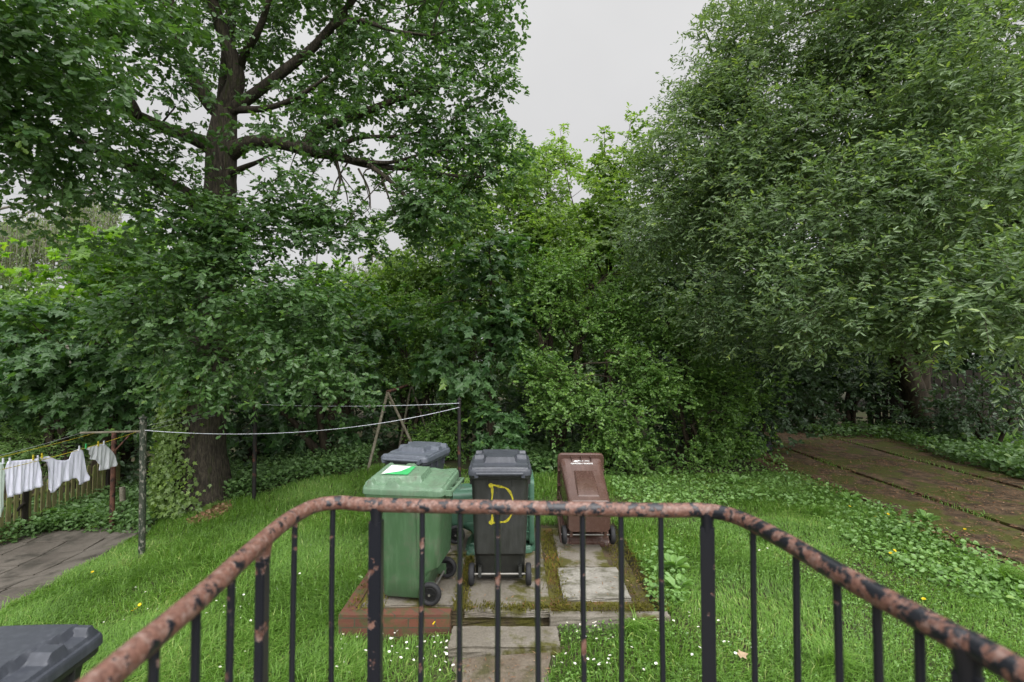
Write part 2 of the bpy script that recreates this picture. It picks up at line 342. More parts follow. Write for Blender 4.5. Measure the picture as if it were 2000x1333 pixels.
def sprays(C, O, twigs=3, leaves=9, tl=.35, ls=.1, spread=.18, droop=.1, flat=.6, var=.25, mask=True, bunch=False, up=.75, tip=.0):
    m = len(C)
    B = C[:, None]+rng.normal(0, spread, (m, twigs, 3))*np.array([1, 1, 1-.5*flat])
    d = norm(O[:, None]*.6+rng.normal(0, .62, (m, twigs, 3))*np.array([1, 1, 1-.55*flat])+np.array([0, 0, -droop]))
    L = tl*rng.uniform(.6, 1.25, (m, twigs))
    t = np.linspace(.15, 1, leaves)[None, None]+rng.normal(0, .06, (m, twigs, leaves))
    if bunch: t = .55+.45*t
    P = B[:, :, None]+d[:, :, None]*(L[..., None]*t)[..., None]
    P[..., 2] -= (t**2*L[..., None])*droop*.6
    side = norm(np.cross(d, np.array([0, 0, 1.]))); sg = np.where(np.arange(leaves) % 2, 1., -1.)[None, None, :, None]
    D = d[:, :, None]*.65+side[:, :, None]*sg*.75+rng.normal(0, .28, P.shape)+np.array([0, 0, -.12])
    if bunch: D = d[:, :, None]*.4+rng.normal(0, .6, P.shape)
    Nn = np.array([0, 0, 1.])*up*.8+O[:, None, None]*.7+rng.normal(0, .42, P.shape)
    S = ls*rng.uniform(1-var, 1+var, P.shape[:3])
    clump = rng.normal(0, .16, (m, 1, 1)); rn = np.clip(.42+clump+rng.normal(0, .18, P.shape[:3])+tip*(t-.55)*(rng.random((m, twigs, 1)) < .5), 0, 1)
    P = P.reshape(-1, 3); D = D.reshape(-1, 3); Nn = Nn.reshape(-1, 3); S = S.ravel(); rn = rn.ravel()
    if mask:
        k = clear(P, 3); P, D, Nn, S, rn = P[k], D[k], Nn[k], S[k], rn[k]
    return (P, D, Nn, S, rn), (B.reshape(-1, 3), (B+d*L[..., None]-np.array([0, 0, 1.])*(L*droop*.6)[..., None]).reshape(-1, 3))
def twigprisms(A, B, r0=.004, r1=.002):
    d = norm(B-A); s = norm(np.cross(d, np.array([.3, .2, 1.]))); u = np.cross(d, s); n = len(A); V = []
    for P, r in ((A, r0), (B, r1)):
        for a in (0, 2.094, 4.189): V.append(P+r*(math.cos(a)*s+math.sin(a)*u))
    V = np.stack(V, 1).reshape(-1, 3); q = np.array([[0, 1, 4, 3], [1, 2, 5, 4], [2, 0, 3, 5]])
    return V, (q[None]+(np.arange(n)*6)[:, None, None]).reshape(-1, 4)
def crown(name, parts, mat, parent, tpl):
    P, D, Nn, S, rn = [np.concatenate([p[i] for p in parts]) for i in range(5)]
    k = P[:, 2] > gz(P[:, 0], P[:, 1])+.015; P, D, Nn, S, rn = P[k], D[k], Nn[k], S[k], rn[k]
    V, fs, r = leafgeo(P, D, Nn, S, tpl, rn)
    V[:, 2] = np.maximum(V[:, 2], .003+gz(V[:, 0], V[:, 1])) if len(V) < 60000 else V[:, 2]
    o = npmesh(name, V, fs, mat, parent, False, r)
    return o
def localise(root, *objs):              # children were built in world space: shift them under the root
    for o in objs:
        if o is not None:
            o.data.transform(Matrix.Translation(-root.location))
def connect(g, limbs, C, frac, r0=.016, r1=.004, n=5, maxd=1.8):
    """joins a share of the cluster centres to nearby limb samples (k,3) by bowed twigs, few to any one sample"""
    sel = C[rng.random(len(C)) < frac]; used = np.zeros(len(limbs))
    for c in sel:
        d = np.linalg.norm(limbs-c, axis=1)+rng.uniform(0, .4, len(limbs))+used*.5; i = d.argmin()
        if np.linalg.norm(limbs[i]-c) > maxd: continue
        used[max(0, i-1):i+2] += 1
        a = limbs[i]; L = np.linalg.norm(c-a); m1 = a+(c-a)*.35+rng.normal(0, .09, 3)*L+np.array([0, 0, .06*L]); m2 = a+(c-a)*.7+rng.normal(0, .09, 3)*L
        g.tube([a, m1, m2, c], [r0*(.5+.4*L), r0*.7, r0*.45, r1], n, sub=4, cap=False)
# ================================================================== SETTING
# ---- sky
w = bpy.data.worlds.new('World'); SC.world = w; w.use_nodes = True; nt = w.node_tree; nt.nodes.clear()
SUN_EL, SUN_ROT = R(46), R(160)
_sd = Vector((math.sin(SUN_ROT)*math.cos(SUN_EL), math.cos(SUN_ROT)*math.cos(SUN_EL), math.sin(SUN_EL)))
sky = N(nt, 'TexSky'); sky.sky_type = 'NISHITA'; sky.sun_disc = False; sky.sun_elevation = SUN_EL; sky.sun_rotation = SUN_ROT
hs = N(nt, 'HueSaturation'); hs.inputs['Saturation'].default_value = .12; nt.links.new(sky.outputs[0], hs.inputs['Color'])
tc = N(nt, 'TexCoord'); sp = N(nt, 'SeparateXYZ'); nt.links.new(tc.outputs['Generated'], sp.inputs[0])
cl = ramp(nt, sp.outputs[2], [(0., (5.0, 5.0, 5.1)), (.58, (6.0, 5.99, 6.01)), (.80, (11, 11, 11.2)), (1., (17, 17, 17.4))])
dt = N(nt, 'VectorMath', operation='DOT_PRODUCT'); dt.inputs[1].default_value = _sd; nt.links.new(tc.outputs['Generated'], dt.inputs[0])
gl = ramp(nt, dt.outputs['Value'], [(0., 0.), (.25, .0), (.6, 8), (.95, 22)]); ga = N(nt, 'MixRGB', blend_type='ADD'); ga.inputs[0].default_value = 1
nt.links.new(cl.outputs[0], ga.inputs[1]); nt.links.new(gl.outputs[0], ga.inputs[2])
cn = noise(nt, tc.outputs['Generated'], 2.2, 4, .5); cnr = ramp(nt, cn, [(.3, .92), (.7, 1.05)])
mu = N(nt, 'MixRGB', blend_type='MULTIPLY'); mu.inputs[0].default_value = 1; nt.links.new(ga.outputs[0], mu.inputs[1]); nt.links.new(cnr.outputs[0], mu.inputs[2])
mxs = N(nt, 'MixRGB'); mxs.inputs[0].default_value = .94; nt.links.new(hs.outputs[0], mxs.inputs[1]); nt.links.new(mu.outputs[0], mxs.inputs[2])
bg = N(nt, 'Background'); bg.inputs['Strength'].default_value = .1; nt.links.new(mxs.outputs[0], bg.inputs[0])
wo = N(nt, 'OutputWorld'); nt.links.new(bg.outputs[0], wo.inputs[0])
sl = bpy.data.lights.new('sun', 'SUN'); sl.energy = 1.5; sl.angle = R(50); sl.color = (1, .97, .92)
so = link(bpy.data.objects.new('sun', sl)); so.location = (0, -5, 30)
_sd = Vector((math.sin(SUN_ROT)*math.cos(SUN_EL), math.cos(SUN_ROT)*math.cos(SUN_EL), math.sin(SUN_EL)))
so.rotation_euler = _sd.to_track_quat('Z', 'Y').to_euler()
SC.view_settings.view_transform = 'Standard'; SC.view_settings.look = 'None'; SC.view_settings.exposure = .38; SC.view_settings.gamma = 1
SC.cycles.max_bounces = 8; SC.cycles.diffuse_bounces = 4; SC.cycles.transmission_bounces = 4; SC.cycles.use_denoising = True
# ---- ground sheet
def axis(a, b, step, far):
    inner = np.arange(a, b+1e-6, step); k = np.geomspace(1, far, 14)
    return np.concatenate([a-k[::-1], inner, b+k])
gx_ = axis(-13, 14, .2, 300); gy_ = axis(.5, 15, .2, 400)
GX, GY = np.meshgrid(gx_, gy_); GZ = gz(GX, GY)+.012*np.sin(GX*3.1+GY*1.3)*np.sin(GY*2.7-GX)
PLAT = (-1.45, 4.36, 1.32, 6.7)
def bedpoly(pts): return [tuple(pg(*p)[:2]) for p in pts]
BAYX = lambda y: 5.15+.06*(y-6)
def inplat(x, y): return (x > PLAT[0]) & (x < PLAT[2]) & (y > PLAT[1]) & (y < PLAT[3])
GZ = np.where((GX > PLAT[0]+.1) & (GX < PLAT[2]-.1) & (GY > PLAT[1]+.1) & (GY < PLAT[3]-.1), -.3, GZ)
ny, nx = GX.shape; ii = np.arange(ny-1)[:, None]*nx+np.arange(nx-1)[None]
tag(npmesh('ground', np.stack([GX, GY, GZ], -1).reshape(-1, 3), [np.stack([ii, ii+1, ii+nx+1, ii+nx], -1).reshape(-1, 4)], M['earth'], None, True), kind='structure')
def sheet(name, poly, mat, dz, step=.12, jag=0.03):
    xs = [p[0] for p in poly]; ys = [p[1] for p in poly]
    bm = bmesh.new(); P = []
    n = len(poly)
    for i in range(n):
        a = Vector((*poly[i], 0)); b = Vector((*poly[(i+1) % n], 0)); k = max(1, int((b-a).length/step))
        for j in range(k): q = a.lerp(b, j/k); P.append((q.x+random.uniform(-jag, jag), q.y+random.uniform(-jag, jag)))
    f = bm.faces.new([bm.verts.new((x, y, 0)) for x, y in P])
    for ax in (0, 1):
        lo, hi = (min(xs), max(xs)) if ax == 0 else (min(ys), max(ys))
        for c in np.arange(lo+step, hi, .25):
            no = Vector((1, 0, 0)) if ax == 0 else Vector((0, 1, 0)); co = no*c
            bmesh.ops.bisect_plane(bm, geom=bm.verts[:]+bm.edges[:]+bm.faces[:], plane_co=co, plane_no=no)
    z = gz(np.array([v.co.x for v in bm.verts]), np.array([v.co.y for v in bm.verts]))
    for v, q in zip(bm.verts, z): v.co.z = q+dz+.012*math.sin(v.co.x*3.1+v.co.y*1.3)*math.sin(v.co.y*2.7-v.co.x)
    o = bmobj(name, bm, mat, None, True)
    if o.data.polygons[0].normal.z < 0: o.data.flip_normals()
    return o
PATH = [(-.46, 4.1), (.3, 4.1), (.26, 3.4), (.34, 2.4), (.3, 1.62), (-.42, 1.62), (-.42, 2.6), (-.36, 3.4)]
tag(sheet('path', PATH, M['dirt'], .02), kind='structure')
LITTER = [(4.5, 14.3), (4.9, 10.0), (4.6, 8.6), (5.1, 7.0), (5.2, 4.2), (11, 4.2), (12.5, 14.3)]
tag(sheet('leaf_litter', LITTER, M['litter'], .012), kind='structure')
# ---- left paving of 0.6 m slabs, right paving of big concrete bays
PAVX = lambda y: -5.72-.10*(y-5.6)
def slabfield(name, cells, mat, dz, th, jit):
    bm = bmesh.new()
    for (x0, y0, x1, y1) in cells:
        c = [(x0, y0), (x1, y0), (x1, y1), (x0, y1)]; j = [random.uniform(-jit, jit) for _ in range(4)]
        nx_, ny_ = max(1, int((x1-x0)/.5)), max(1, int((y1-y0)/.5))
        top = {}
        for a in range(nx_+1):
            for b in range(ny_+1):
                u, v = a/nx_, b/ny_; x = x0+(x1-x0)*u; y = y0+(y1-y0)*v
                zz = g1(x, y)+dz+(j[0]*(1-u)*(1-v)+j[1]*u*(1-v)+j[2]*u*v+j[3]*(1-u)*v)
                e = .012 if th > .03 else .006
                top[a, b] = bm.verts.new((x+random.uniform(-e, e)*(a in (0, nx_)), y+random.uniform(-e, e)*(b in (0, ny_)), zz))
        for a in range(nx_):
            for b in range(ny_): bm.faces.new([top[a, b], top[a+1, b], top[a+1, b+1], top[a, b+1]])
        ring = [top[a, 0] for a in range(nx_+1)]+[top[nx_, b] for b in range(1, ny_+1)]+[top[a, ny_] for a in range(nx_-1, -1, -1)]+[top[0, b] for b in range(ny_-1, 0, -1)]
        low = [bm.verts.new((v.co.x, v.co.y, v.co.z-th)) for v in ring]
        for k in range(len(ring)): bm.faces.new([ring[k], low[k], low[(k+1) % len(ring)], ring[(k+1) % len(ring)]])
    bmesh.ops.recalc_face_normals(bm, faces=bm.faces)
    return tag(bmobj(name, bm, mat, None, False, False), kind='structure')
cells = []
for i in range(14):
    y0 = 3.0+i*.45
    for k in range(8):
        x1 = PAVX(y0)-k*.62; cells.append((x1-.60, y0, x1, y0+.43))
slabfield('paving', [c for c in cells if c[3] < 9.05], M['slab'], .03, .05, .006)
cells = []
for x0, x1 in ((5.25, 6.18), (6.30, 8.18), (8.31, 10.28), (10.42, 12.3)):
    ys = [3.6, 7.4, 10.6, 13.4] if x0 < 9 else [3.6, 6.4, 9.2, 12.2]
    for a, b in zip(ys[:-1], ys[1:]): cells.append((x0, a, x1, b-.04))
slabfield('concrete_bays', cells, M['bay'], .055, .09, .012)
# ---- landing under the camera
g = Geo(); g.box((.04, .3, .62), (1.75, 2.7, .2)); tag(g.build('landing', M['conc'], None, False), kind='structure')
g = Geo(); g.box((.04, .3, .11), (1.65, 2.6, .82)); tag(g.build('landing_base', M['brick'], None, False), kind='structure')
# ---- platform for the bins
pf = empty('bin_platform', (0, 5.4, -.1), 'low brick edged concrete platform with moss where the wheelie bins stand', 'platform')
x0, y0, x1, y1 = PLAT
g = Geo(); g.box(((x0+x1)/2, (y0+y1)/2, -.16), (x1-x0-.2, y1-y0-.2, .30)); a = g.build('concrete_bed', M['mossdirt'], pf, False)
def wob(o, s, e=.012):                  # subdivide and roughen
    bm = bmesh.new(); bm.from_mesh(o.data); bmesh.ops.subdivide_edges(bm, edges=bm.edges[:], cuts=s, use_grid_fill=True)
    for v in bm.verts: v.co += Vector((random.uniform(-e, e), random.uniform(-e, e), random.uniform(-e, e)*.25))
    bm.to_mesh(o.data); bm.free(); return o
wob(a, 22, .010)
g = Geo(); g.box(((x0-.42)/2-.05, y0+.05, -.20), (-.42-x0-.1, .11, .41)); g.box((x0+.055, (y0+y1)/2+.05, -.20), (.11, y1-y0, .41)); b_ = wob(g.build('brick_edging', M['brick'], pf, False), 6, .004)
slabs = []
for (ax, ay, bx, by, mt, top) in ((-1.30, 4.52, -.5, 5.6, 'conc', .012), (-.40, 4.42, .33, 6.5, 'conc', .010), (-1.3, 5.66, -.5, 6.55, 'conc', .014), (.46, 4.62, 1.06, 5.28, 'pale', .024), (.50, 5.33, 1.0, 6.5, 'conc', .016)):
    g = Geo(); g.box(((ax+bx)/2, (ay+by)/2, top-.03), (bx-ax, by-ay, .06)); slabs.append(wob(g.build('concrete_slab', M[mt], pf, False), 8, .006))
g = Geo(); g.box((.82, y0+.03, -.07), (1.0, .09, .13)); kb = wob(g.build('front_kerb', M['conc'], pf, False), 6, .004)
localise(pf, a, b_, kb, *slabs)
g = Geo(); g.box((-.06, 4.17, -.155), (.86, .30, .17)); st = wob(g.build('concrete_step', M['conc'], None, False), 8, .008)
place(st, (-.06, 4.17, -.24)); tag(st, 'worn pale concrete step joining the dirt path to the bin platform', 'step')
# ================================================================== RAILING
HR = 1.70
rail = empty('stair_railing', (.04, 1.5, .72), 'black metal landing railing with peeling paint on its curved brown handrail', 'railing')
ctrl = [(-.56, .1), (-.568, .6), (-.58, .85), (-.589, 1.0), (-.604, 1.15), (-.622, 1.38), (-.618, 1.50), (-.595, 1.585), (-.53, 1.612), (-.425, 1.588), (0, 1.56), (.435, 1.532), (.55, 1.535), (.615, 1.50), (.648, 1.43), (.672, 1.27), (.684, 1.09), (.70, .95), (.715, .84), (.727, .74), (.74, .1)]
pl = smoothline([(x, y, HR) for x, y in ctrl], 8)
g = Geo(); g.tube(pl, .0212, 18); kids = [g.build('handrail', M['rail'], rail)]
g = Geo(); g.tube(pl+np.array([0, 0, .845-HR]), .015, 8); kids.append(g.build('bottom_rail', M['bar'], rail))
def railpoint(px):
    u = (px-1000)/F; r = pl[:, 0]-u*pl[:, 1]; i = np.where(np.sign(r[:-1]) != np.sign(r[1:]))[0][0]
    t = r[i]/(r[i]-r[i+1]); return pl[i]+(pl[i+1]-pl[i])*t, pl[i+1]-pl[i]
for px in (315, 395, 460, 580, 654, 826, 900, 972, 1050, 1137, 1210, 1288, 1465, 1547, 1625, 1700, 1780, 1985):
    p, _ = railpoint(px); g = Geo()
    zz = np.linspace(.84, HR-.005, 12); P = np.stack([p[0]+.0012*np.sin(zz*7+px), np.full(12, p[1]), zz], 1)
    g.tube(P, .0085, 8); kids.append(g.build('baluster', M['bar'], rail))
for px in (520, 738, 1377, 1872):
    p, t = railpoint(px); a = math.atan2(t[1], t[0]); g = Geo()
    wd = .040 if px != 1872 else .036
    g.box((p[0], p[1], (.72+HR-.045)/2), (wd, .03 if px != 520 else .022, HR-.045-.72), Matrix.Rotation(a, 3, 'Z'))
    o = g.build('post', M['bar'], rail, False)
    bm = bmesh.new(); bm.from_mesh(o.data); bmesh.ops.bevel(bm, geom=bm.edges[:], offset=.003, segments=2, affect='EDGES')
    # flared weld up to the rail
    bm.to_mesh(o.data); bm.free()
    g2 = Geo(); k = np.linspace(0, 1, 5); g2.tube(np.stack([np.full(5, p[0]), np.full(5, p[1]), HR-.06+.055*k], 1), .017+.006*k**2, 10)
    w_ = g2.build('weld_collar', M['bar'], o); kids += [o]; w_.data.transform(Matrix.Translation(-rail.location))
localise(rail, *kids)
# ================================================================== WHEELIE BINS
def rrect(w, yr, yf, r, z, n=5):
    """rounded rectangle ring, counter-clockwise from above"""
    P = []; cs = [(w/2-r, yf-r, 0), (-w/2+r, yf-r, 90), (-w/2+r, yr+r, 180), (w/2-r, yr+r, 270)]
    for cx, cy, a0 in cs:
        for k in range(n): a = R(a0+90*k/(n-1)); P.append((cx+r*math.cos(a), cy+r*math.sin(a), z))
    return P
def loft(bm, rings, cap0=True, cap1=True):
    vs = [[bm.verts.new(p) for p in r] for r in rings]; n = len(vs[0])
    for a, b in zip(vs[:-1], vs[1:]):
        for k in range(n): bm.faces.new([a[k], a[(k+1) % n], b[(k+1) % n], b[k]])
    if cap0: bm.faces.new(vs[0][::-1])
    if cap1: bm.faces.new(vs[-1])
    return vs
def sst(a, b, x): t = np.clip((x-a)/(b-a), 0, 1); return t*t*(3-2*t)
def lid_mesh(bm):
    nu, nv = 71, 91; W, Y0, Y1 = .585, -.345, .405
    us = np.linspace(-1, 1, nu); vs = np.linspace(0, 1, nv); X, Y = np.meshgrid(us, vs)
    # superellipse rounding of the corners
    y = Y0+(Y1-Y0)*Y; yy = 2*Y-1; rc = 1-.035*(np.abs(yy)**10); rx = X*W/2*rc
    ry = y-np.sign(yy)*.03*np.abs(X)**10*np.abs(yy)**6
    ax = np.abs(rx); e = np.minimum(W/2*rc-ax, np.minimum(ry-Y0, Y1-ry))
    bw = .145+.05*sst(-.1, .35, ry)
    bumpc = sst(-.112, -.094, ry)*(1-sst(bw-.010, bw+.014, ax))
    front = sst(.05, .10, ry)*(1-sst(.345, .375, ry))*(1-sst(.258, .272, ax))
    scoop = sst(.178, .192, ax)*sst(.165, .185, ry)*(1-sst(.295, .32, ry))
    h = .006*(1-(ax/(W/2))**2)+.050*np.maximum(bumpc*(1-.75*sst(.33, .39, ry)), front*.8*(1-.9*scoop))+.016*sst(.016, .024, e)
    h -= .010*sst(-.28, -.2, ry)*(1-sst(-.17, -.1, ry))*(1-bumpc)
    Z = 1.0+h
    g_ = [[bm.verts.new((rx[j, i], ry[j, i], Z[j, i])) for i in range(nu)] for j in range(nv)]
    for j in range(nv-1):
        for i in range(nu-1): bm.faces.new([g_[j][i], g_[j][i+1], g_[j+1][i+1], g_[j+1][i]])
    ring = [g_[0][i] for i in range(nu)]+[g_[j][nu-1] for j in range(1, nv)]+[g_[nv-1][i] for i in range(nu-2, -1, -1)]+[g_[j][0] for j in range(nv-2, 0, -1)]
    prev = ring
    for s, dz in ((1.012, -.006), (1.02, -.02), (1.022, -.052), (.985, -.052), (.975, -.03)):
        cur = []
        for v in ring: cur.append(bm.verts.new((v.co.x*s, .03+(v.co.y-.03)*s, 1.0+dz)))
        for k in range(len(ring)): bm.faces.new([prev[k], cur[k], cur[(k+1) % len(ring)], prev[(k+1) % len(ring)]])
        prev = cur
    bm.faces.new(prev)
_cache = {}
def wheelie_bin(label, loc, mats, group, rot=0, matrix=None, lidopen=0., tall=0.):
    body_m, lid_m = mats
    root = empty('wheelie_bin', loc, label, 'bin', group)
    if matrix is not None: root.matrix_world = Matrix.Translation(loc) @ matrix.to_4x4()
    else: root.rotation_euler.z = rot
    key = 'b'
    if key not in _cache:
        bm = bmesh.new()
        rg = [rrect(.45, -.14, .215, .05, .035), rrect(.474, -.15, .23, .055, .05), rrect(.478, -.16, .237, .055, .20), rrect(.480, -.20, .243, .055, .26), rrect(.482, -.275, .246, .05, .31),
              rrect(.496, -.285, .268, .055, .5), rrect(.510, -.295, .295, .06, .75), rrect(.53, -.302, .33, .06, .905), rrect(.532, -.303, .333, .06, .91), rrect(.575, -.325, .385, .055, .912), rrect(.58, -.328, .39, .055, .92),
              rrect(.58, -.328, .39, .055, .96), rrect(.575, -.325, .385, .055, .965), rrect(.53, -.30, .345, .05, .965), rrect(.505, -.285, .30, .05, .85), rrect(.46, -.25, .23, .05, .35), rrect(.43, -.14, .20, .05, .10)]
        loft(bm, rg)
        # gusset ribs under the rim
        for sx in (-1, 1):
            for yy in (-.18, 0, .2): 
                bmesh.ops.create_cube(bm, size=1, matrix=Matrix.Translation((sx*.272, yy, .875)) @ Matrix.Diagonal((.035, .008, .075, 1)))
        for xx in (-.12, 0, .12):
            bmesh.ops.create_cube(bm, size=1, matrix=Matrix.Translation((xx, .348, .88)) @ Matrix.Diagonal((.007, .05, .065, 1)))
            bmesh.ops.create_cube(bm, size=1, matrix=Matrix.Translation((xx, -.309, .88)) @ Matrix.Diagonal((.006, .022, .065, 1)))
        # moulded front panel, and vertical edge ribs on the sides
        for k, (w0, d0) in enumerate(((.27, .012), (.25, .020))):
            vs = [bm.verts.new(p) for p in [(-w0/2*.8, .262+d0-.015, .47), (w0/2*.8, .262+d0-.015, .47), (w0/2, .232+d0, .16-.0), (-w0/2, .232+d0, .16)]]
        v = bm.verts[:]
        a = [bm.verts.new(p) for p in [(-.13, .222, .12), (.13, .222, .12), (.115, .286, .66), (-.115, .286, .66)]]
        b = [bm.verts.new(p) for p in [(-.11, .247, .14), (.11, .247, .14), (.095, .304, .63), (-.095, .304, .63)]]
        for k in range(4): bm.faces.new([a[k], a[(k+1) % 4], b[(k+1) % 4], b[k]])
        bm.faces.new(b)
        for sx in (-1, 1):
            for yy in (-.11,):
                vv = [bm.verts.new(p) for p in [(sx*.231, yy-.022, .22), (sx*.231, yy+.022, .22), (sx*.267, yy+.022, .90), (sx*.267, yy-.022, .90), (sx*.243, yy-.014, .22), (sx*.243, yy+.014, .22), (sx*.278, yy+.014, .90), (sx*.278, yy-.014, .90)]]
                for f in ((4, 5, 6, 7), (0, 1, 5, 4), (1, 2, 6, 5), (3, 0, 4, 7)): bm.faces.new([vv[q] for q in f])
        loose = [q for q in bm.verts if not q.link_faces]
        bmesh.ops.delete(bm, geom=loose, context='VERTS')
        bmesh.ops.recalc_face_normals(bm, faces=bm.faces)
        _cache['b'] = bm
        bl = bmesh.new(); lid_mesh(bl); bmesh.ops.recalc_face_normals(bl, faces=bl.faces); _cache['l'] = bl
    body = bmobj('body', _cache['b'].copy(), body_m, root, True, False)
    lid = bmobj('lid', _cache['l'].copy(), lid_m, root, True, False, 24)
    if lidopen:
        piv = Matrix.Translation((0, -.37, .975)); lid.data.transform(piv @ Matrix.Rotation(lidopen, 4, 'X') @ piv.inverted())
    g = Geo(); g.tube([(-.215, -.395, .975), (.215, -.395, .975)], .0145, 10)
    for sx in (-.215, .215): g.box((sx, -.36, .962), (.034, .085, .045))
    for sx in (-.1, .1): g.box((sx, -.36, .968), (.02, .07, .025))
    g.build('handle', lid_m, root)
    g = Geo(); g.tube([(-.30, -.215, .10), (.30, -.215, .10)], .011, 10); g.build('axle', M['steel'], root)
    g = Geo(); g.box((-.19, -.18, .12), (.03, .1, .09)); g.build('axle_bracket', body_m, root, False); g = Geo(); g.box((.19, -.18, .12), (.03, .1, .09)); g.build('axle_bracket', body_m, root, False)
    for sx in (-1, 1):
        prof = [(.062, -.022), (.085, -.026), (.096, -.020), (.1, -.008), (.1, .008), (.096, .020), (.085, .026), (.062, .022)]
        n = 28; V = []; 
        for k in range(n):
            a = 2*math.pi*k/n
            for r_, x_ in prof: V.append((sx*.268+x_, -.215+r_*math.cos(a), .10+r_*math.sin(a)))
        Q = [(k*8+j, k*8+(j+1) % 8, ((k+1) % n)*8+(j+1) % 8, ((k+1) % n)*8+j) for k in range(n) for j in range(8)]
        wv = npmesh('wheel', V, [np.array(Q)], M['rubber'], root, True)
        g = Geo(); g.tube([(sx*.268-.012, -.215, .1), (sx*.268+.012, -.215, .1)], .06, 20); g.tube([(sx*.268-.028, -.215, .1), (sx*.268+.028, -.215, .1)], .018, 12)
        for k in range(6):
            a = k*math.pi/3; g.box((sx*.268, -.215+.04*math.cos(a), .1+.04*math.sin(a)), (.036, .05, .012), Matrix.Rotation(a, 3, 'X'))
        # raised outer ring of the rim
        th = np.linspace(0, 2*np.pi, 25); g.tube(np.stack([np.full(25, sx*.268+sx*.018), -.215+.058*np.cos(th), .1+.058*np.sin(th)], 1), .005, 6, cap=False)
        g.build('wheel_rim', M['hub'], wv)
    if tall:
        for o in root.children:
            if o.name.split('.')[0] in ('body', 'lid', 'handle'):
                for v in o.data.vertices: v.co.z += tall*min(1, max(0, (v.co.z-.32)/.55))
    return root
BG = 'wheelie bins in the yard'
b_green = wheelie_bin('upright green bin with a white and green sticker on its lid', (-.885, 4.80, .018), (M['green'], M['greenlid']), BG, R(82))
b_green.rotation_euler.y = R(-1.5)
for o_ in b_green.children:
    if o_.name.startswith('lid'): o_.data.transform(Matrix.Translation((-.29, 0, .99)) @ Matrix.Rotation(R(-4.5), 4, 'Y') @ Matrix.Translation((.29, 0, -.99)))
b_black = wheelie_bin('upright black bin with a yellow letter D sprayed on its back', (-.115, 5.115, .016), (M['black'], M['grey']), BG, R(.5), tall=.10)
b_grey = wheelie_bin('upright bin with slate grey lid, standing behind the green stickered bin', (-1.16, 6.22, .02), (M['grey'], M['grey2']), BG, R(-15))
b_corner = wheelie_bin('dark grey bin standing on the lawn in the lower left corner, cut by the frame', (-2.43, 2.36, g1(-2.43, 2.36)+.015), (M['black'], M['grey']), BG, R(3))
mx_ = Matrix(((0, 0, 1), (1, 0, 0), (0, 1, 0)))            # columns: X->+y, Y->up, Z->+x
b_lying = wheelie_bin('green bin lying on its back, mostly hidden behind the black bin with the D', (-.72, 5.98, .42), (M['green2'], M['green2']), BG, matrix=mx_, lidopen=R(-95))
el = R(13)
Zv = Vector((math.sin(R(1))*math.cos(el), math.cos(R(1))*math.cos(el), math.sin(el))); Yv = (Vector((0, 0, 1))-Zv*Zv.z).normalized(); Xv = Yv.cross(Zv)
b_brown = wheelie_bin('brown garden waste bin lying on its back with its wheels towards the railing', (.85, 5.66, .36), (M['brown'], M['brown']), BG, matrix=Matrix((Xv, Yv, Zv)).transposed(), lidopen=R(-95))
def textmesh(body, size, font_shear=0):
    cu = bpy.data.curves.new('tmp', 'FONT'); cu.body = body; cu.size = size; cu.align_x = 'CENTER'; cu.align_y = 'CENTER'; cu.extrude = .0006; cu.offset = size*.02
    o = bpy.data.objects.new('tmp', cu); COL.objects.link(o); bpy.context.view_layer.update()
    me = bpy.data.meshes.new_from_object(o.evaluated_get(bpy.context.evaluated_depsgraph_get())); bpy.data.objects.remove(o); return me
# printing on the front wall of the brown bin (front wall y ~ .30..33 for z .75..90)
fr = math.atan2(.035, .155)
Tm = Matrix.Translation((0, .3195, .835)) @ Matrix.Rotation(math.pi, 4, 'Z') @ Matrix.Rotation(math.pi/2+fr, 4, 'X')
me = textmesh('GARDEN WASTE', .036); me.transform(Tm @ Matrix.Translation((0, -.028, .0))); me.materials.append(M['white']); link(bpy.data.objects.new('printed_lettering', me), b_brown)
bm = bmesh.new()
for pts in ([(-.10, 0), (-.07, .022), (-.05, .012), (-.03, .026), (-.005, .006), (.02, .016), (.03, .010), (0, -.004), (-.03, .008), (-.06, -.004)], [(.035, .004), (.05, .016), (.1, .010), (.1, .002), (.06, .004)], [(-.1, -.006), (-.02, -.010), (-.02, -.014), (-.1, -.012)]):
    bm.faces.new([bm.verts.new((x, y, .001)) for x, y in pts])
bmesh.ops.recalc_face_normals(bm, faces=bm.faces); bm.transform(Tm @ Matrix.Translation((0, .016, 0))); bmobj('printed_emblem', bm, M['white'], b_brown, False, False)
# sprayed D on the rear wall of the black bin (rear wall y ~ -.285 at .5 to -.302 at .9)
def rearwall(x, z): zz = .32+(z-.32)*.55/.65; return (x, -.2805-(zz-.5)*.0425-.003-.0055, z)
bm = bmesh.new(); ns = 46; path = []
for k in range(10): path.append((-.075+.004*math.sin(k), .945-.345*k/9))
for k in range(5): path.append((-.075+.095*k/4, .60+.002*k))
for k in range(1, 13): a = -math.pi/2+math.pi*k/12; path.append((.02+.105*math.cos(a), .77+.165*math.sin(a)))
for k in range(1, 5): path.append((.02-.11*k/4, .935+.006*k))
vs = []
for i, (x, z) in enumerate(path):
    a = path[max(0, i-1)]; b = path[min(len(path)-1, i+1)]; dx, dz = b[0]-a[0], b[1]-a[1]; l = math.hypot(dx, dz)+1e-6; wd = .0095+.0035*math.sin(i*1.7)
    vs.append((bm.verts.new(rearwall(x-dz/l*wd, z+dx/l*wd)), bm.verts.new(rearwall(x+dz/l*wd, z-dx/l*wd))))
for a, b in zip(vs[:-1], vs[1:]): bm.faces.new([a[0], a[1], b[1], b[0]])
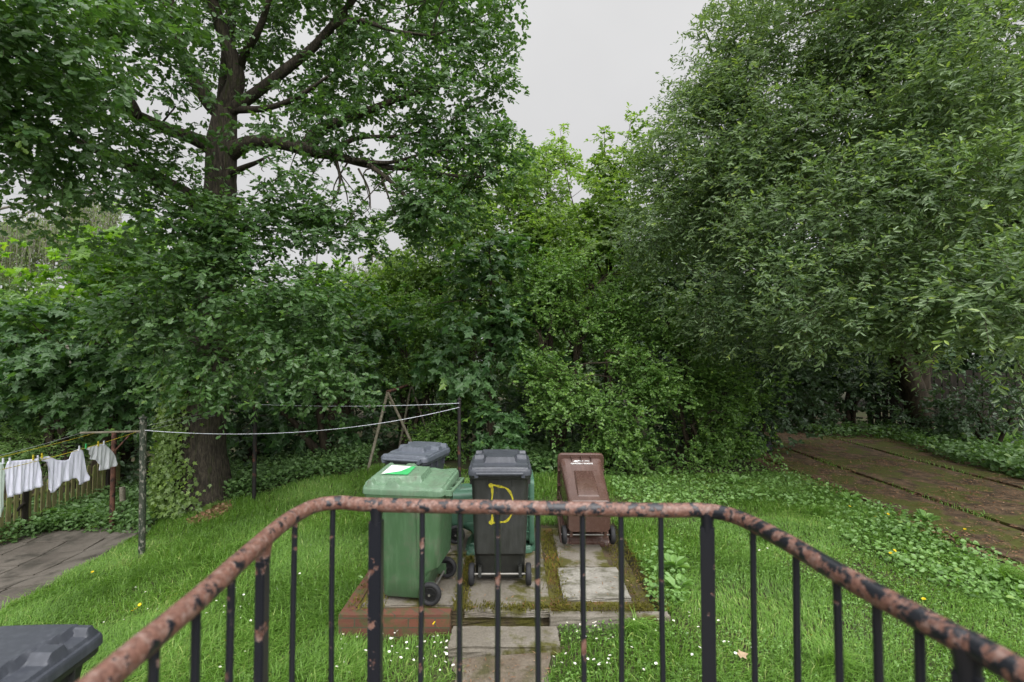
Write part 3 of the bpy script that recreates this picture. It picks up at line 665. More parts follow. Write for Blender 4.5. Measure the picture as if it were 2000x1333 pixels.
for (cx, cz, rr) in ((-.085, .950, .022), (-.08, .605, .022), (-.03, .603, .014)):
    bm.faces.new([bm.verts.new((rearwall(cx+rr*math.cos(t)*random.uniform(.8, 1.2), cz+rr*math.sin(t)*random.uniform(.7, 1.1))[0], rearwall(0, cz)[1]-.0025, cz+rr*math.sin(t))) for t in np.linspace(0, 2*math.pi, 14, endpoint=False)])
for _ in range(26):
    x, z = random.choice(path); cx = x+random.gauss(0, .014); cz = z+random.gauss(0, .014); rr = random.uniform(.001, .0025)
    bm.faces.new([bm.verts.new((cx+rr*math.cos(t), rearwall(0, cz)[1]-.001, cz+rr*math.sin(t))) for t in np.linspace(0, 2*math.pi, 6, endpoint=False)])
bmesh.ops.recalc_face_normals(bm, faces=bm.faces); bmobj('sprayed_letter', bm, M['spray'], b_black, False, False)
# sticker on the green lid
def lidz(x, y):
    return 1.0+.006+.050+.016+.004
bm = bmesh.new()
for (pts, mi) in (([(-.13, .03), (.10, .03), (.13, .27), (-.13, .27)], 0), ([(-.132, .02), (-.132, .26), (-.04, .12), (.10, .06), (.10, .02)], 1)):
    f = bm.faces.new([bm.verts.new((x, y+.01, lidz(x, y)+.002*mi)) for x, y in pts]); f.material_index = mi
bmesh.ops.recalc_face_normals(bm, faces=bm.faces); so_ = bmobj('lid_sticker', bm, [M['white'], M['stickergreen']], b_green, False, False); so_.data.transform(Matrix.Translation((-.29, 0, .99)) @ Matrix.Rotation(R(-4.5), 4, 'Y') @ Matrix.Translation((.29, 0, -.99)))
for p in so_.data.polygons:
    if p.normal.z < 0: so_.data.flip_normals(); break
# ================================================================== POLES, LINES, WASHING
def pole(name, px, py, top_py, r, mat, label, cat, finial=True, group='clothes poles', collar=None):
    b = pg(px, py); t = pw(px+ (3 if px < 500 else 0), top_py, b.y); root = empty(name, b, label, cat, group)
    h = t.z-b.z; g = Geo(); zz = np.linspace(-.05, h-(.10 if finial else 0), 10); lean = (t.x-b.x)
    g.tube(np.stack([lean*np.clip(zz/h, 0, 1), np.zeros(10), zz], 1), r, 14); g.build('shaft', mat, root)
    if finial:
        g = Geo(); zt = h-.11; L = lambda *a: [(lean, 0, z) for z in a]
        g.tube(L(zt, zt+.012, zt+.02, zt+.07, zt+.075, zt+.082, zt+.11), [r*1.1, r*1.25, r*1.0, r*1.0, r*1.35, r*1.35, r*.1], 14)
        g.tube(L(zt+.10, zt+.118, zt+.13), [r*.35, r*.35, .002], 8); g.build('finial', mat, root)
    return root, b, t
pA, bA, tA = pole('clothes_pole', 277, 1088, 812, .042, M['polegreen'], 'tall flaking dark green clothes pole with lantern cap, on the lawn by the left paving', 'pole')
pB, bB, tB = pole('clothes_pole', 897, 972, 777, .028, M['darkpole'], 'black and rusty clothes pole standing behind the wheelie bins', 'pole')
pC, bC, tC = pole('clothes_pole', 496, 980, 785, .033, M['darkpole'], 'dark clothes pole with rusty foot under the oak leaves, right of the oak trunk', 'pole')
# T pole
b = pg(218, 1040); tp = empty('washing_line_post', b, 'rusty T shaped washing line post at the end of the left paving', 'post', 'clothes poles')
hT = pw(218, 845, b.y).z-b.z; g = Geo(); g.tube([(0, 0, -.05), (0, 0, hT)], .038, 12); g.build('shaft', M['rustpole'], tp)
l0 = pw(157, 846, b.y)-b; l1 = pw(276, 843, b.y)-b
g = Geo(); g.tube([tuple(l0), tuple(l1)], .019, 10); g.build('crossbar', M['paleframe'], tp)
g = Geo(); g.tube([(.03, 0, hT-.30), (.28, 0, hT-.02)], .014, 8); g.build('brace', M['rustpole'], tp)
LE = np.array(b+l1)+np.array([-.08, 0, -.01]); LS = np.array(b+l0)
def cable(name, A, B, sag, r, mat, label, cat, group=None, n=26):
    A = np.array(A, float); B = np.array(B, float); t = np.linspace(0, 1, n)[:, None]; P = A+(B-A)*t; P[:, 2] -= sag*4*(t*(1-t))[:, 0]
    c = P[n//2].copy(); o = Geo().tube(P-c, r, 6).build(name, mat); o.location = c; return tag(o, label, cat, group)
pa = np.array(tA)+np.array([.02, -.02, -.20]); 
cable('washing_line', np.array(pw(283, 841, bA.y-.035)), np.array(pw(897, 796, bB.y-.03)), .19, .0036, M['line'], 'white washing line sagging between the lantern capped pole and the pole behind the bins', 'line', 'washing lines')
cable('washing_line', np.array(pw(497, 790, bC.y)), np.array(pw(897, 788, bB.y-.03)), .04, .0036, M['line'], 'taut white washing line from the pole behind the bins into the oak leaves', 'line', 'washing lines')
cable('washing_line', np.array(pw(281, 833, bA.y-.02)), np.array(pw(432, 800, bC.y-.6)), .0, .0022, M['wire'], 'thin upper grey wire from the lantern capped pole past the oak trunk', 'line', 'washing lines')
cable('washing_line', np.array(pw(283, 841, bA.y-.02)), np.array(pw(420, 812, bC.y-.6)), .0, .0022, M['wire'], 'thin lower grey wire from the lantern capped pole past the oak trunk', 'line', 'washing lines')
LF = np.array([-6.75, 4.4, .78])
def lineat(y):                          # the loaded yellow line
    t = (y-LE[1])/(LF[1]-LE[1]); p = LE+(LF-LE)*t; return p+np.array([0, 0, -.12*4*t*(1-t)])
o = Geo().tube(np.array([lineat(q) for q in np.linspace(LE[1], LF[1], 30)])-LE, .004, 6).build('washing_line', M['yline']); o.location = LE
tag(o, 'yellow washing line carrying the white laundry on the left', 'line', 'washing lines')
cable('washing_line', LS+np.array([.25, 0, 0]), np.array([-7.35, 4.4, .72]), .07, .003, M['yline'], 'empty yellow washing line behind the laundry', 'line', 'washing lines')
cable('washing_line', LS+np.array([.02, 0, 0]), np.array([-7.7, 4.4, .74]), .12, .0025, M['wire'], 'slack grey washing line from the far end of the T post', 'line', 'washing lines')
cable('overhead_cable', pw(-150, 360, 7.1), pw(740, 448, 8.0), .02, .0022, M['wire'], 'upper thin overhead cable crossing in front of the oak', 'cable', 'overhead cables')
cable('overhead_cable', pw(-150, 378, 7.0), pw(730, 468, 7.9), .02, .0022, M['wire'], 'lower thin overhead cable crossing in front of the oak', 'cable', 'overhead cables')
def ydepth(px):                         # where the loaded line passes this photo column
    ys = np.linspace(LF[1], LE[1], 200); P = np.array([lineat(q) for q in ys]); x, _ = project(P); return float(np.interp(px, x, ys))
def washing(name, cols, mat, label, cat, dots=False, ny=16, nx=40):
    cols = np.array(cols, float); xs = np.linspace(cols[0, 0], cols[-1, 0], nx)
    tpv = np.interp(xs, cols[:, 0], cols[:, 1]); bt = np.interp(xs, cols[:, 0], cols[:, 2]); A = np.zeros((ny, nx, 3))
    for i, x in enumerate(xs):
        y = ydepth(x)
        for j in range(ny):
            q = j/(ny-1); p = pw(x, tpv[i]+(bt[i]-tpv[i])*q, y); A[j, i] = p
            wv_ = .018*math.sin(x*.33+q*1.5)*q+.012*math.sin(x*.8+q*4)*q**.5+.006*math.sin(x*1.9)*q
            A[j, i, 0] += wv_; A[j, i, 1] += .3*wv_
    n = ny*nx; V = np.concatenate([A.reshape(-1, 3), A.reshape(-1, 3)+np.array([-.006, 0, 0])])
    ii = (np.arange(ny-1)[:, None]*nx+np.arange(nx-1)[None]); q = np.stack([ii, ii+1, ii+nx+1, ii+nx], -1).reshape(-1, 4)
    edge = list(range(nx))+[j*nx+nx-1 for j in range(1, ny)]+[(ny-1)*nx+i for i in range(nx-2, -1, -1)]+[j*nx for j in range(ny-2, 0, -1)]
    e = np.array(edge); e2 = np.roll(e, -1); sd = np.stack([e, e2, e2+n, e+n], 1)
    o = npmesh(name, V, [np.concatenate([q[:, ::-1], q+n, sd])], mat, None, True)
    place(o, A[0, nx//2]); return tag(o, label, cat, 'white washing on the line')
washing('shorts', [(11, 915, 924), (14, 905, 973), (17, 901, 972), (45, 899, 963), (74, 896, 953), (79, 910, 951), (84, 944, 949)], M['cotton'], 'white pleated shorts hanging on the yellow washing line', 'shorts')
washing('shirt', [(78, 895, 896), (92, 892, 903), (94, 891, 950), (97, 892, 962), (107, 897, 963), (112, 899, 955), (114, 899, 948), (128, 900, 941), (136, 897, 938), (140, 883, 936), (150, 879, 934), (152, 878, 944), (155, 878, 947), (160, 879, 947), (164, 884, 945), (166, 905, 943), (170, 922, 939), (175, 931, 933)], M['cotton'], 'white short sleeved shirt pegged by its corners, blowing on the yellow washing line', 'shirt')
washing('underpants', [(167, 875, 876), (181, 872, 897), (188, 871, 900), (192, 869, 908), (195, 868, 919), (204, 867, 919), (210, 872, 916), (214, 876, 914), (222, 885, 912), (226, 892, 911), (228.5, 904, 908)], M['cotton2'], 'white underpants at the far end of the yellow washing line', 'underpants')
washing('dress', [(-60, 915, 1000), (-30, 912, 990), (0, 903, 1012), (3, 904, 1000), (6, 906, 975), (9, 918, 950), (11, 930, 938)], M['dress'], 'pale dotted dress at the left edge of the photo, hanging on the washing line', 'dress')
for i, (px, py, c, lb) in enumerate(((6, 901, 'line', 'white peg on the pale dress'), (19, 900, 'line', 'white peg at the left corner of the shorts'), (65, 894, 'yline', 'yellow peg at the right corner of the shorts'), (74, 895, 'line', 'white peg beside the yellow one on the shorts'),
        (82, 891, 'yline', 'yellow peg holding the left sleeve of the shirt'), (155, 876, 'line', 'white peg holding the right sleeve of the shirt'), (168, 872, 'stickergreen', 'green peg at the left corner of the underpants'), (192, 867, 'yline', 'yellow peg in the middle of the underpants'), (203, 866, 'line', 'white peg at the right of the underpants'))):
    y = ydepth(px); p = pw(px, py, y-.01); g = Geo()
    g.box((0, -.006, 0), (.010, .008, .075)); g.box((0, .006, 0), (.010, .008, .075), Matrix.Rotation(.1, 3, 'X')); g.box((0, 0, .005), (.013, .02, .008))
    o = g.build('clothes_peg', M[c], None, False); o.location = p; tag(o, lb+' on the line', 'peg', 'clothes pegs')
# ================================================================== FENCE, POSTS, SWING FRAME, TYRE
fx = -8.32; fr_ = empty('picket_fence', (fx, 9.2, g1(fx, 9.2)), 'low mossy wooden picket fence behind the laundry beside the left paving', 'fence'); kids = []
yy = 7.4
while yy < 10.9:
    g = Geo(); z0 = g1(fx, yy); h = .86+random.uniform(-.03, .03); wd = .075+random.uniform(-.008, .008); lean = random.uniform(-.012, .012)
    V = np.array([(-.01, -wd/2, 0), (.01, -wd/2, 0), (.01, wd/2, 0), (-.01, wd/2, 0), (-.01, -wd/2+lean, h-.03), (.01, -wd/2+lean, h-.03), (.01, wd/2+lean, h-.03), (-.01, wd/2+lean, h-.03), (-.01, lean, h), (.01, lean, h)])+np.array([fx+.035, yy, z0-.02])
    g.add(V, [(0, 1, 5, 4), (1, 2, 6, 5), (2, 3, 7, 6), (3, 0, 4, 7)], [(4, 5, 9), (4, 9, 8), (6, 7, 8), (6, 8, 9), (5, 6, 9), (7, 4, 8)]); kids.append(g.build('picket', M['fence'], fr_, False)); yy += .125+random.uniform(-.008, .008)
for z in (.22, .62):
    P = [(fx, q, g1(fx, q)+z) for q in np.linspace(7.3, 10.9, 8)]; g = Geo(); g.tube(P, .032, 4); kids.append(g.build('rail', M['fence'], fr_, False))
for q in (7.9, 8.78, 10.6):
    g = Geo(); g.box((fx+.02, q, g1(fx, q)+.42), (.10, .10, 1.0)); kids.append(g.build('post', M['oldwood'], fr_, False))
g = Geo(); p0 = pg(-30, 1062); g.tube([(p0.x, p0.y, p0.z), tuple(pw(48, 982, 8.7))], .024, 8); kids.append(g.build('brace', M['oldwood'], fr_))
localise(fr_, *kids)
b = pg(240, 1012); h = pw(240, 952, b.y).z-b.z; g = Geo(); g.tube([(-.02, 0, -.04), (-.012, 0, h*.5), (-.035, .01, h)], [.052, .048, .046], 12, .08, 3); o = g.build('wooden_stake', M['paleframe']); o.location = b
tag(o, 'short weathered wooden stake in the weeds between the T post and the oak', 'stake')
# swing frame (A shape)
sw0 = pw(757, 766, 10.0); sw1 = pw(803, 751, 11.6); fr2 = empty('swing_frame', (sw0.x, 10.6, g1(sw0.x, 10.6)), 'old metal A frame swing stand in the undergrowth behind the slate lidded bin', 'swing frame'); kids = []
def leg(a, px, py, y, r=.028):
    q = pw(px, py, y); q.z = min(q.z, g1(q.x, q.y)); g = Geo(); g.tube([tuple(a), tuple(q)], r, 8); kids.append(g.build('leg', M['paleframe'], fr2))
leg(sw0, 718, 905, 9.9); leg(sw0, 824, 905, 10.3); leg(sw1, 777, 890, 11.4, .025); leg(sw1, 850, 890, 11.8, .025)
g = Geo(); g.tube([tuple(sw0), tuple(sw1)], .033, 10); kids.append(g.build('top_bar', M['rustpole'], fr2)); localise(fr2, *kids)
# tyre
b = pg(1482, 886); g = Geo(); th = np.linspace(0, 2*np.pi, 33)
prof = [(.18, -.07), (.19, -.09), (.25, -.095), (.30, -.075), (.315, -.03), (.315, .03), (.30, .075), (.25, .095), (.19, .09), (.18, .07)]
V = [((r_*math.cos(a)), (r_*math.sin(a)), x_+.1) for a in th[:-1] for r_, x_ in prof]; k = len(prof)
Q = [(i*k+j, i*k+(j+1) % k, ((i+1) % 32)*k+(j+1) % k, ((i+1) % 32)*k+j) for i in range(32) for j in range(k)]
o = npmesh('tyre', V, [np.array(Q)], M['rubber'], None, True); o.location = b+Vector((0, .2, .0)); o.rotation_euler = (R(10), R(-6), 0); o.scale = (1.15, 1.15, 1.3)
tag(o, 'old black tyre lying in the shade at the foot of the hedge', 'tyre')
# slim posts and board fence under the willow
for px, py, top, lb in ((1590, 838, 655, 'left slim dark post under the willow beside the concrete bays'), (1757, 835, 600, 'right slim dark post in front of the willow trunk')):
    b = pg(px, py); t = pw(px-3, top, b.y); g = Geo(); g.tube([(0, 0, -.05), (t.x-b.x, 0, t.z-b.z-.06)], .055, 10); g.tube([(t.x-b.x, 0, t.z-b.z-.06), (t.x-b.x, 0, t.z-b.z)], [.065, .03], 10)
    o = g.build('old_post', M['rustpole']); o.location = b; tag(o, lb, 'post', 'slim posts under the willow')
bf = empty('board_fence', (14, 14.6, g1(14, 14)), 'dark old vertical board fence in deep shade at the right edge', 'fence'); kids = []
fa, fb = Vector((10.6, 15.2)), Vector((18.5, 12.6)); nb = 46
for i in range(nb):
    q = fa.lerp(fb, i/(nb-1)); z0 = g1(q.x, q.y); h = 1.75+random.uniform(-.05, .05); g = Geo()
    g.box((q.x, q.y, z0+h/2-.03), (.15, .02, h), Matrix.Rotation(math.atan2(fb.y-fa.y, fb.x-fa.x), 3, 'Z')); kids.append(g.build('board', M['oldwood'], bf, False))
for z in (.4, 1.4):
    g = Geo(); g.tube([(fa.x, fa.y+.05, z), (fb.x, fb.y+.05, z)], .04, 4); kids.append(g.build('rail', M['oldwood'], bf, False))
localise(bf, *kids)
# far brick house seen through a gap
M['farbrick'] = blotch('far pale brick', (.36, .24, .19), (.42, .30, .24), 2, .9); M['roof'] = blotch('far slate roof', (.15, .13, .125), (.2, .17, .16), 3, .9); M['glass'] = plain('dark window glass', (.03, .035, .04), .1, .6)
hb = Vector((-16.5, 42, -1.2)); hs_ = empty('brick_house', hb, 'distant pinkish brick house glimpsed between the trees', 'house')
g = Geo(); g.box((0, 0, 3.0), (6, 7, 6.0)); g.build('wall', M['farbrick'], hs_, False)
g = Geo(); g.add(np.array([(-3.3, -3.8, 5.9), (3.3, -3.8, 5.9), (3.3, 3.8, 5.9), (-3.3, 3.8, 5.9), (-3.3, 0, 8.2), (3.3, 0, 8.2)]), [(0, 1, 5, 4), (2, 3, 4, 5), (0, 3, 2, 1)], [(0, 4, 3), (1, 2, 5)]); rf = g.build('roof', M['roof'], hs_, False)
g = Geo(); g.box((1.8, 0, 8.4), (.7, .9, 1.5)); g.build('chimney', M['farbrick'], rf, False)
for wx in (-1.5, 1.5):
    for wz in (1.6, 4.3):
        g = Geo(); g.box((wx, -3.52, wz), (1.3, .1, 1.3)); o = g.build('window', M['white'], hs_, False); g = Geo(); g.box((wx, -3.58, wz), (1.1, .04, 1.1)); g.build('pane', M['glass'], o, False)
# ================================================================== TREES
def limbpts(pts, y0, y1):
    return [tuple(pw(px, py, y0+(y1-y0)*i/(len(pts)-1))) for i, (px, py) in enumerate(pts)]
class Tree:
    def __init__(s, name, base, label, cat='tree', group=None, bark='bark2'):
        s.root = empty(name, base, label, cat, group); s.wood = []; s.g = Geo(); s.L = []; s.parts = []; s.tw = []; s.bark = bark
    def limb(s, P, r, n=9, lump=.0, sub=6, name=None, hook=True):
        Q = smoothline(P, sub); s.wood.append((Geo().add(*tube(Q, r, n, lump, len(s.wood)+3)), name or ('limb' if s.wood else 'trunk')))
        if hook: s.L.append(Q[len(Q)//6:])
        return s
    def foliage(s, lob, dens, con=.12, front=.5, fill=.35, rough=.28, r0=.016, maxd=1.8, twigw=.4, tr=.0035, mask=True, openings=(), gap=.55, **k):
        C, O = lobes(lob, dens, fill, front, rough, mask, gap)
        if openings:
            px, py = project(C); keep = np.ones(len(C), bool)
            for pts, w_, y_ in openings:
                a = smoothline([(x, y, 0) for x, y in pts], 5)[:, :2]; d = np.sqrt(((np.stack([px, py], 1)[:, None]-a[None])**2).sum(-1)).min(1)
                keep &= ~((d < w_) & (C[:, 1] < y_+.1) & (rng.random(len(C)) < .93))
            C, O = C[keep], O[keep]
        p, (a, b) = sprays(C, O, mask=mask, **k); s.parts.append(p)
        q = rng.random(len(a)) < twigw; s.tw.append((a[q], b[q], tr))
        if con and s.L: connect(s.g, np.concatenate(s.L), C, con, r0, maxd=maxd)
        return s
    def done(s, leaf, tpl):
        for a, b, tr in s.tw:
            if len(a):
                k = clear((a+b)/2) & clear(b); V, Q = twigprisms(a[k], b[k], tr, tr*.5); s.g.add(V, Q)
        t = s.g.build('twig_sprays', M[s.bark], s.root) if s.g.n else None
        c = crown('crown', s.parts, M[leaf], s.root, tpl); localise(s.root, t, c, *[q.build(n_, M[s.bark], s.root) for q, n_ in s.wood]); return s
# ---- the oak
OB = pg(392, 985); oy = OB.y
oak = Tree('oak_tree', OB, 'huge old oak with a thick ridged trunk and spreading limbs on the left', bark='bark')
trk = limbpts([(394, 1000), (393, 960), (390, 870), (398, 750), (414, 600), (424, 450), (430, 350), (432, 280), (440, 212)], oy, oy)
oak.limb(trk, [.58, .47, .39, .34, .31, .275, .25, .25, .18], 28, .06)
for pts, ya, yb, r in (([(440,222),(500,182),(560,135),(610,95),(650,50),(690,0),(730,-70)], oy, 8.0, [.13,.095,.085,.075,.065,.05,.035]),
    ([(440,222),(462,150),(437,70),(415,0),(395,-90)], oy, 8.4, [.17,.14,.11,.085,.06]), ([(462,150),(478,105),(505,60),(532,-20)], oy, 8.0, [.09,.065,.055,.04]),
    ([(436,225),(405,195),(372,140),(345,60),(330,-20)], oy, 8.2, [.17,.13,.10,.07,.05]), ([(425,300),(380,272),(330,255),(272,228),(215,207),(120,190)], oy, 7.4, [.13,.11,.09,.08,.05,.03]),
    ([(272,228),(262,205),(255,190)], 7.8, 7.8, [.06,.05,.035]), ([(418,420),(365,382),(300,348),(240,315),(160,280),(50,245)], oy, 7.0, [.17,.14,.12,.09,.06,.03]),
    ([(445,300),(485,280),(540,278),(600,292),(660,306),(730,325),(800,330),(880,343),(965,347)], oy, 8.0, [.17,.12,.11,.12,.075,.05,.04,.028,.015]),
    ([(600,290),(625,255),(680,232),(760,200),(850,170)], oy-.2, 8.2, [.14,.11,.08,.05,.02]), ([(655,306),(664,350),(655,385),(630,402)], 8.3, 8.1, [.03,.022,.018,.01]), ([(664,340),(676,375),(680,400)], 8.3, 8.2, [.015,.012,.006]),
    ([(720,322),(760,352),(800,390),(860,415)], 8.2, 8.0, [.045,.035,.025,.012]), ([(700,330),(720,370),(724,410)], 8.2, 8.1, [.018,.014,.007]), ([(745,345),(757,380),(768,410),(778,425)], 8.2, 8.0, [.018,.014,.012,.005]), ([(690,312),(760,318),(830,300),(905,290)], 8.3, 8.1, [.04,.03,.02,.01]),
    ([(640,300),(700,270),(790,265),(880,240)], 8.4, 8.3, [.05,.035,.025,.012]), ([(438,345),(475,328),(500,318),(522,306)], oy, 8.3, [.07,.05,.035,.015]), ([(455,215),(520,212),(580,190),(640,150)], oy, 7.8, [.07,.05,.04,.02]),
    ([(650,50),(700,40),(770,60),(840,70)], 8.1, 8.0, [.05,.04,.03,.015]), ([(690,0),(640,-40),(600,-90)], 8.0, 7.9, [.05,.04,.03]), ([(440,222),(445,130),(450,40),(470,-120)], oy+.3, oy+.5, [.16,.13,.10,.06])):
    oak.limb(limbpts(pts, ya, yb), r, 10, .04, hook=r[0] > .045)
OL = [(60,70,5.0,190,120),(90,240,5.8,190,110),(120,380,6.6,160,80),(250,130,7.2,170,150),(300,20,8,180,90),(250,310,7.4,150,80),(480,60,9.2,120,110),(590,170,9.0,110,80),(620,40,8.8,150,90),(760,60,8.7,170,110),(900,100,8.6,115,120),(930,30,8.6,95,80),
      (965,190,8.4,60,50),(1010,110,8.4,25,22),(1015,188,8.4,26,22),(850,210,8.4,140,75),(700,180,8.5,120,60),(560,250,8.0,110,45),(650,250,8.1,80,40),(930,290,8.3,100,50),(790,280,8.4,110,45),(985,300,8.3,50,50),(820,385,8.2,90,45),(900,350,8.2,90,35),
      (330,430,7.6,150,90),(425,415,7.4,60,35),(418,262,8.0,40,22),(560,405,8.1,110,42,.8,1.4),(550,465,8.0,150,55,.8,1.5),(690,445,8.2,60,45,.6,1.6),(720,330,8.4,60,18,.4),(840,400,8.3,110,60,.7,1.3),(760,450,8.3,60,50,.6,1.5),(640,475,8.2,80,36,.6,1.5),(560,350,8.3,100,36,.6,1.),(680,378,8.3,55,36,.5,1.),(500,380,8.2,60,40,.5,1.1),(1000,40,8.5,40,50,.6),(60,180,5.4,120,120,1.2,1.3),(180,60,6.5,140,80,1.0,1.2),(30,20,5.3,150,110,1.1,1.8)]
OL2 = [(418,470,7.7,75,60,.5,1.6),(430,560,7.5,85,60,.5,1.4),(405,640,7.4,90,60,.5,1.4),(430,715,7.4,85,50,.5,1.4),(430,560,7.2,180,100),(330,600,7.3,140,110),(540,640,7.2,150,90),(420,680,7.0,140,70),(600,600,7.8,110,80),(560,735,7.2,110,55),(460,740,7.1,85,45),(340,720,7.4,90,60),(640,720,7.8,90,60)]
OU = [(200,-200,6.5,400,160,2.5,.5),(600,-180,8.5,350,140,2.5),(860,-120,8.6,150,110,2)]
OPEN = [([(440,215),(500,182),(560,135),(610,95),(650,50),(690,0)], 19, oy), ([(440,215),(460,150),(437,70),(415,0)], 18, oy), ([(462,150),(478,105),(505,60),(532,-20)], 18, oy), ([(432,222),(405,195),(372,140)], 17, oy),
        ([(430,370),(431,312)], 36, oy), ([(560,282),(600,295),(660,308),(730,326),(800,330)], 14, oy), ([(365,382),(320,360)], 24, oy), ([(272,228),(262,205),(300,240)], 16, oy), ([(440,250),(440,215)], 24, oy)]
oak.foliage(OL, 20, openings=OPEN, gap=.38, con=.05, twigs=3, leaves=8, tl=.28, ls=.088, spread=.13, droop=.12, flat=.75, bunch=False)
oak.foliage(OL2, 18, gap=.42, con=.05, twigs=3, leaves=8, tl=.28, ls=.082, spread=.14, droop=.18, flat=.75)
oak.foliage(OU, 5, con=.03, front=0, fill=.1, twigs=3, leaves=8, tl=.5, ls=.19, spread=.3, mask=False)
oak.done('oak', TOAK)
# ---- ivy on the oak trunk
iv = empty('ivy', OB+Vector((-.4, -.3, 0)), 'leafy ivy climbing the left side of the oak trunk', 'ivy')
tq = smoothline(trk, 6); zz = rng.uniform(OB.z, OB.z+2.3, 5200); cx = np.interp(zz, tq[:, 2], tq[:, 0]); rr = np.interp(zz, tq[:, 2], np.interp(np.linspace(0, 1, len(tq)), np.linspace(0, 1, 9), [.62, .5, .42, .38, .34, .3, .275, .275, .2]))
ang = rng.normal(-2.65, .50, 5200); ang += np.where(zz < OB.z+1.0, rng.uniform(0, .8, 5200)*np.clip((OB.z+1.1-zz), 0, 1), 0)
Oi = np.stack([np.cos(ang), np.sin(ang), np.zeros_like(ang)], 1); Pi = np.stack([cx, np.full_like(cx, oy), zz], 1)+Oi*(rr*1.02+np.abs(rng.normal(0, .09, 5200))+.02)[:, None]
c = crown('foliage', [(Pi, Oi*.2+rng.normal(0, .6, Pi.shape)+np.array([0, 0, -.4]), Oi*.8+rng.normal(0, .4, Pi.shape)+np.array([0, 0, .5]), rng.uniform(.055, .10, 5200), np.clip(rng.normal(.55, .25, 5200), 0, 1))], M['ivy'], iv, TMAP)
g = Geo()
for k in range(9):
    a0 = rng.normal(-2.75, .35); z_ = np.linspace(OB.z-.05, OB.z+rng.uniform(1.2, 2.3), 12); r_ = np.interp(z_, tq[:, 2], np.interp(np.linspace(0, 1, len(tq)), np.linspace(0, 1, 9), [.62, .5, .42, .38, .34, .3, .275, .275, .2]))
    aa = a0+.15*np.sin(z_*3+k); g.tube(np.stack([np.interp(z_, tq[:, 2], tq[:, 0])+np.cos(aa)*(r_+.02), oy+np.sin(aa)*(r_+.02), z_], 1), .009, 5)
st_ = g.build('stems', M['bark2'], iv); localise(iv, c, st_)
# ---- generic tree helper
def tree(name, px, y, label, lob, dens, leaf, tpl, cat='tree', group=None, trunk_top=None, r=.08, stems=1, bark='bark2', con=.12, lean=0, **k):
    x = (px-1000)*y/F; b = Vector((x, y, g1(x, y))); t = Tree(name, b, label, cat, group, bark)
    tops = lob if trunk_top is None else [(trunk_top[0], trunk_top[1], y, 1, 1)]
    zt = max(pw(l[0], l[1], l[2]).z for l in tops)
    for s in range(stems):
        e = Vector(pw(*[(trunk_top or lob[s % len(lob)])[i] for i in (0, 1)], y if trunk_top else lob[s % len(lob)][2])) if (trunk_top or stems > 1) else Vector((x+lean, y, zt))
        m1 = b.lerp(e, .35)+Vector((random.uniform(-.12, .12), random.uniform(-.1, .1), .1)); m2 = b.lerp(e, .7)+Vector((random.uniform(-.15, .15), random.uniform(-.1, .1), .1))
        o = Vector((random.uniform(-.12, .12), random.uniform(-.1, .1), 0))*(stems > 1)
        P = [tuple(b+o-Vector((0, 0, .06))), tuple(m1), tuple(m2), tuple(e)]; rr = [r*1.25, r, r*.7, r*.2]
        if s == 0: t.limb(P, rr, 9, .04)
        else: t.limb(P, rr, 9, .04, name='stem')
    t.foliage(lob, dens, con=con, **k); t.done(leaf, tpl); return t
SYC = dict(twigs=3, leaves=8, tl=.38, ls=.135, spread=.18, droop=.22, flat=.75, up=.95)
SHR = dict(tip=.5, twigs=4, leaves=8, tl=.26, ls=.055, spread=.13, droop=.05, flat=.25)
# left sycamores and shrubs
tree('sycamore_tree', 150, 10.6, 'broad sycamore with big dark leaves overhanging the picket fence', [(90,660,10.2,120,80),(330,560,10.0,90,80),(50,750,10.4,120,70),(190,745,10.3,150,75),(280,660,9.9,120,100),(130,690,10.2,150,80),(310,785,10.2,90,55)], 11, 'syc', TMAP, r=.09, stems=3, **SYC)
tree('maple_tree', 240, 12.5, 'bright yellow green maple lit from behind, left of the oak', [(190,520,11.6,130,70),(270,455,11.8,90,50),(130,580,11.4,120,60),(300,560,12.5,120,80)], 7, 'bright', TMAP, r=.10, stems=3, **dict(SYC, ls=.19))
tree('pale_shrub', 30, 11.5, 'pale green shrub beyond the picket fence at the left edge of the garden', [(20,620,11.6,110,60),(40,700,11.3,110,70),(-60,680,11,120,110)], 9, 'pale leaf', TEL, 'shrub', stems=3, r=.05, **dict(SHR, ls=.11, tl=.4))
tree('feathery_shrub', 90, 10.6, 'soft grey green feathery shrub just behind the picket fence', [(80,880,10.8,110,45),(30,860,10.6,100,55),(150,865,11.0,80,35)], 24, 'pale leaf', TWIL, 'shrub', stems=3, r=.03, **dict(SHR, ls=.075))
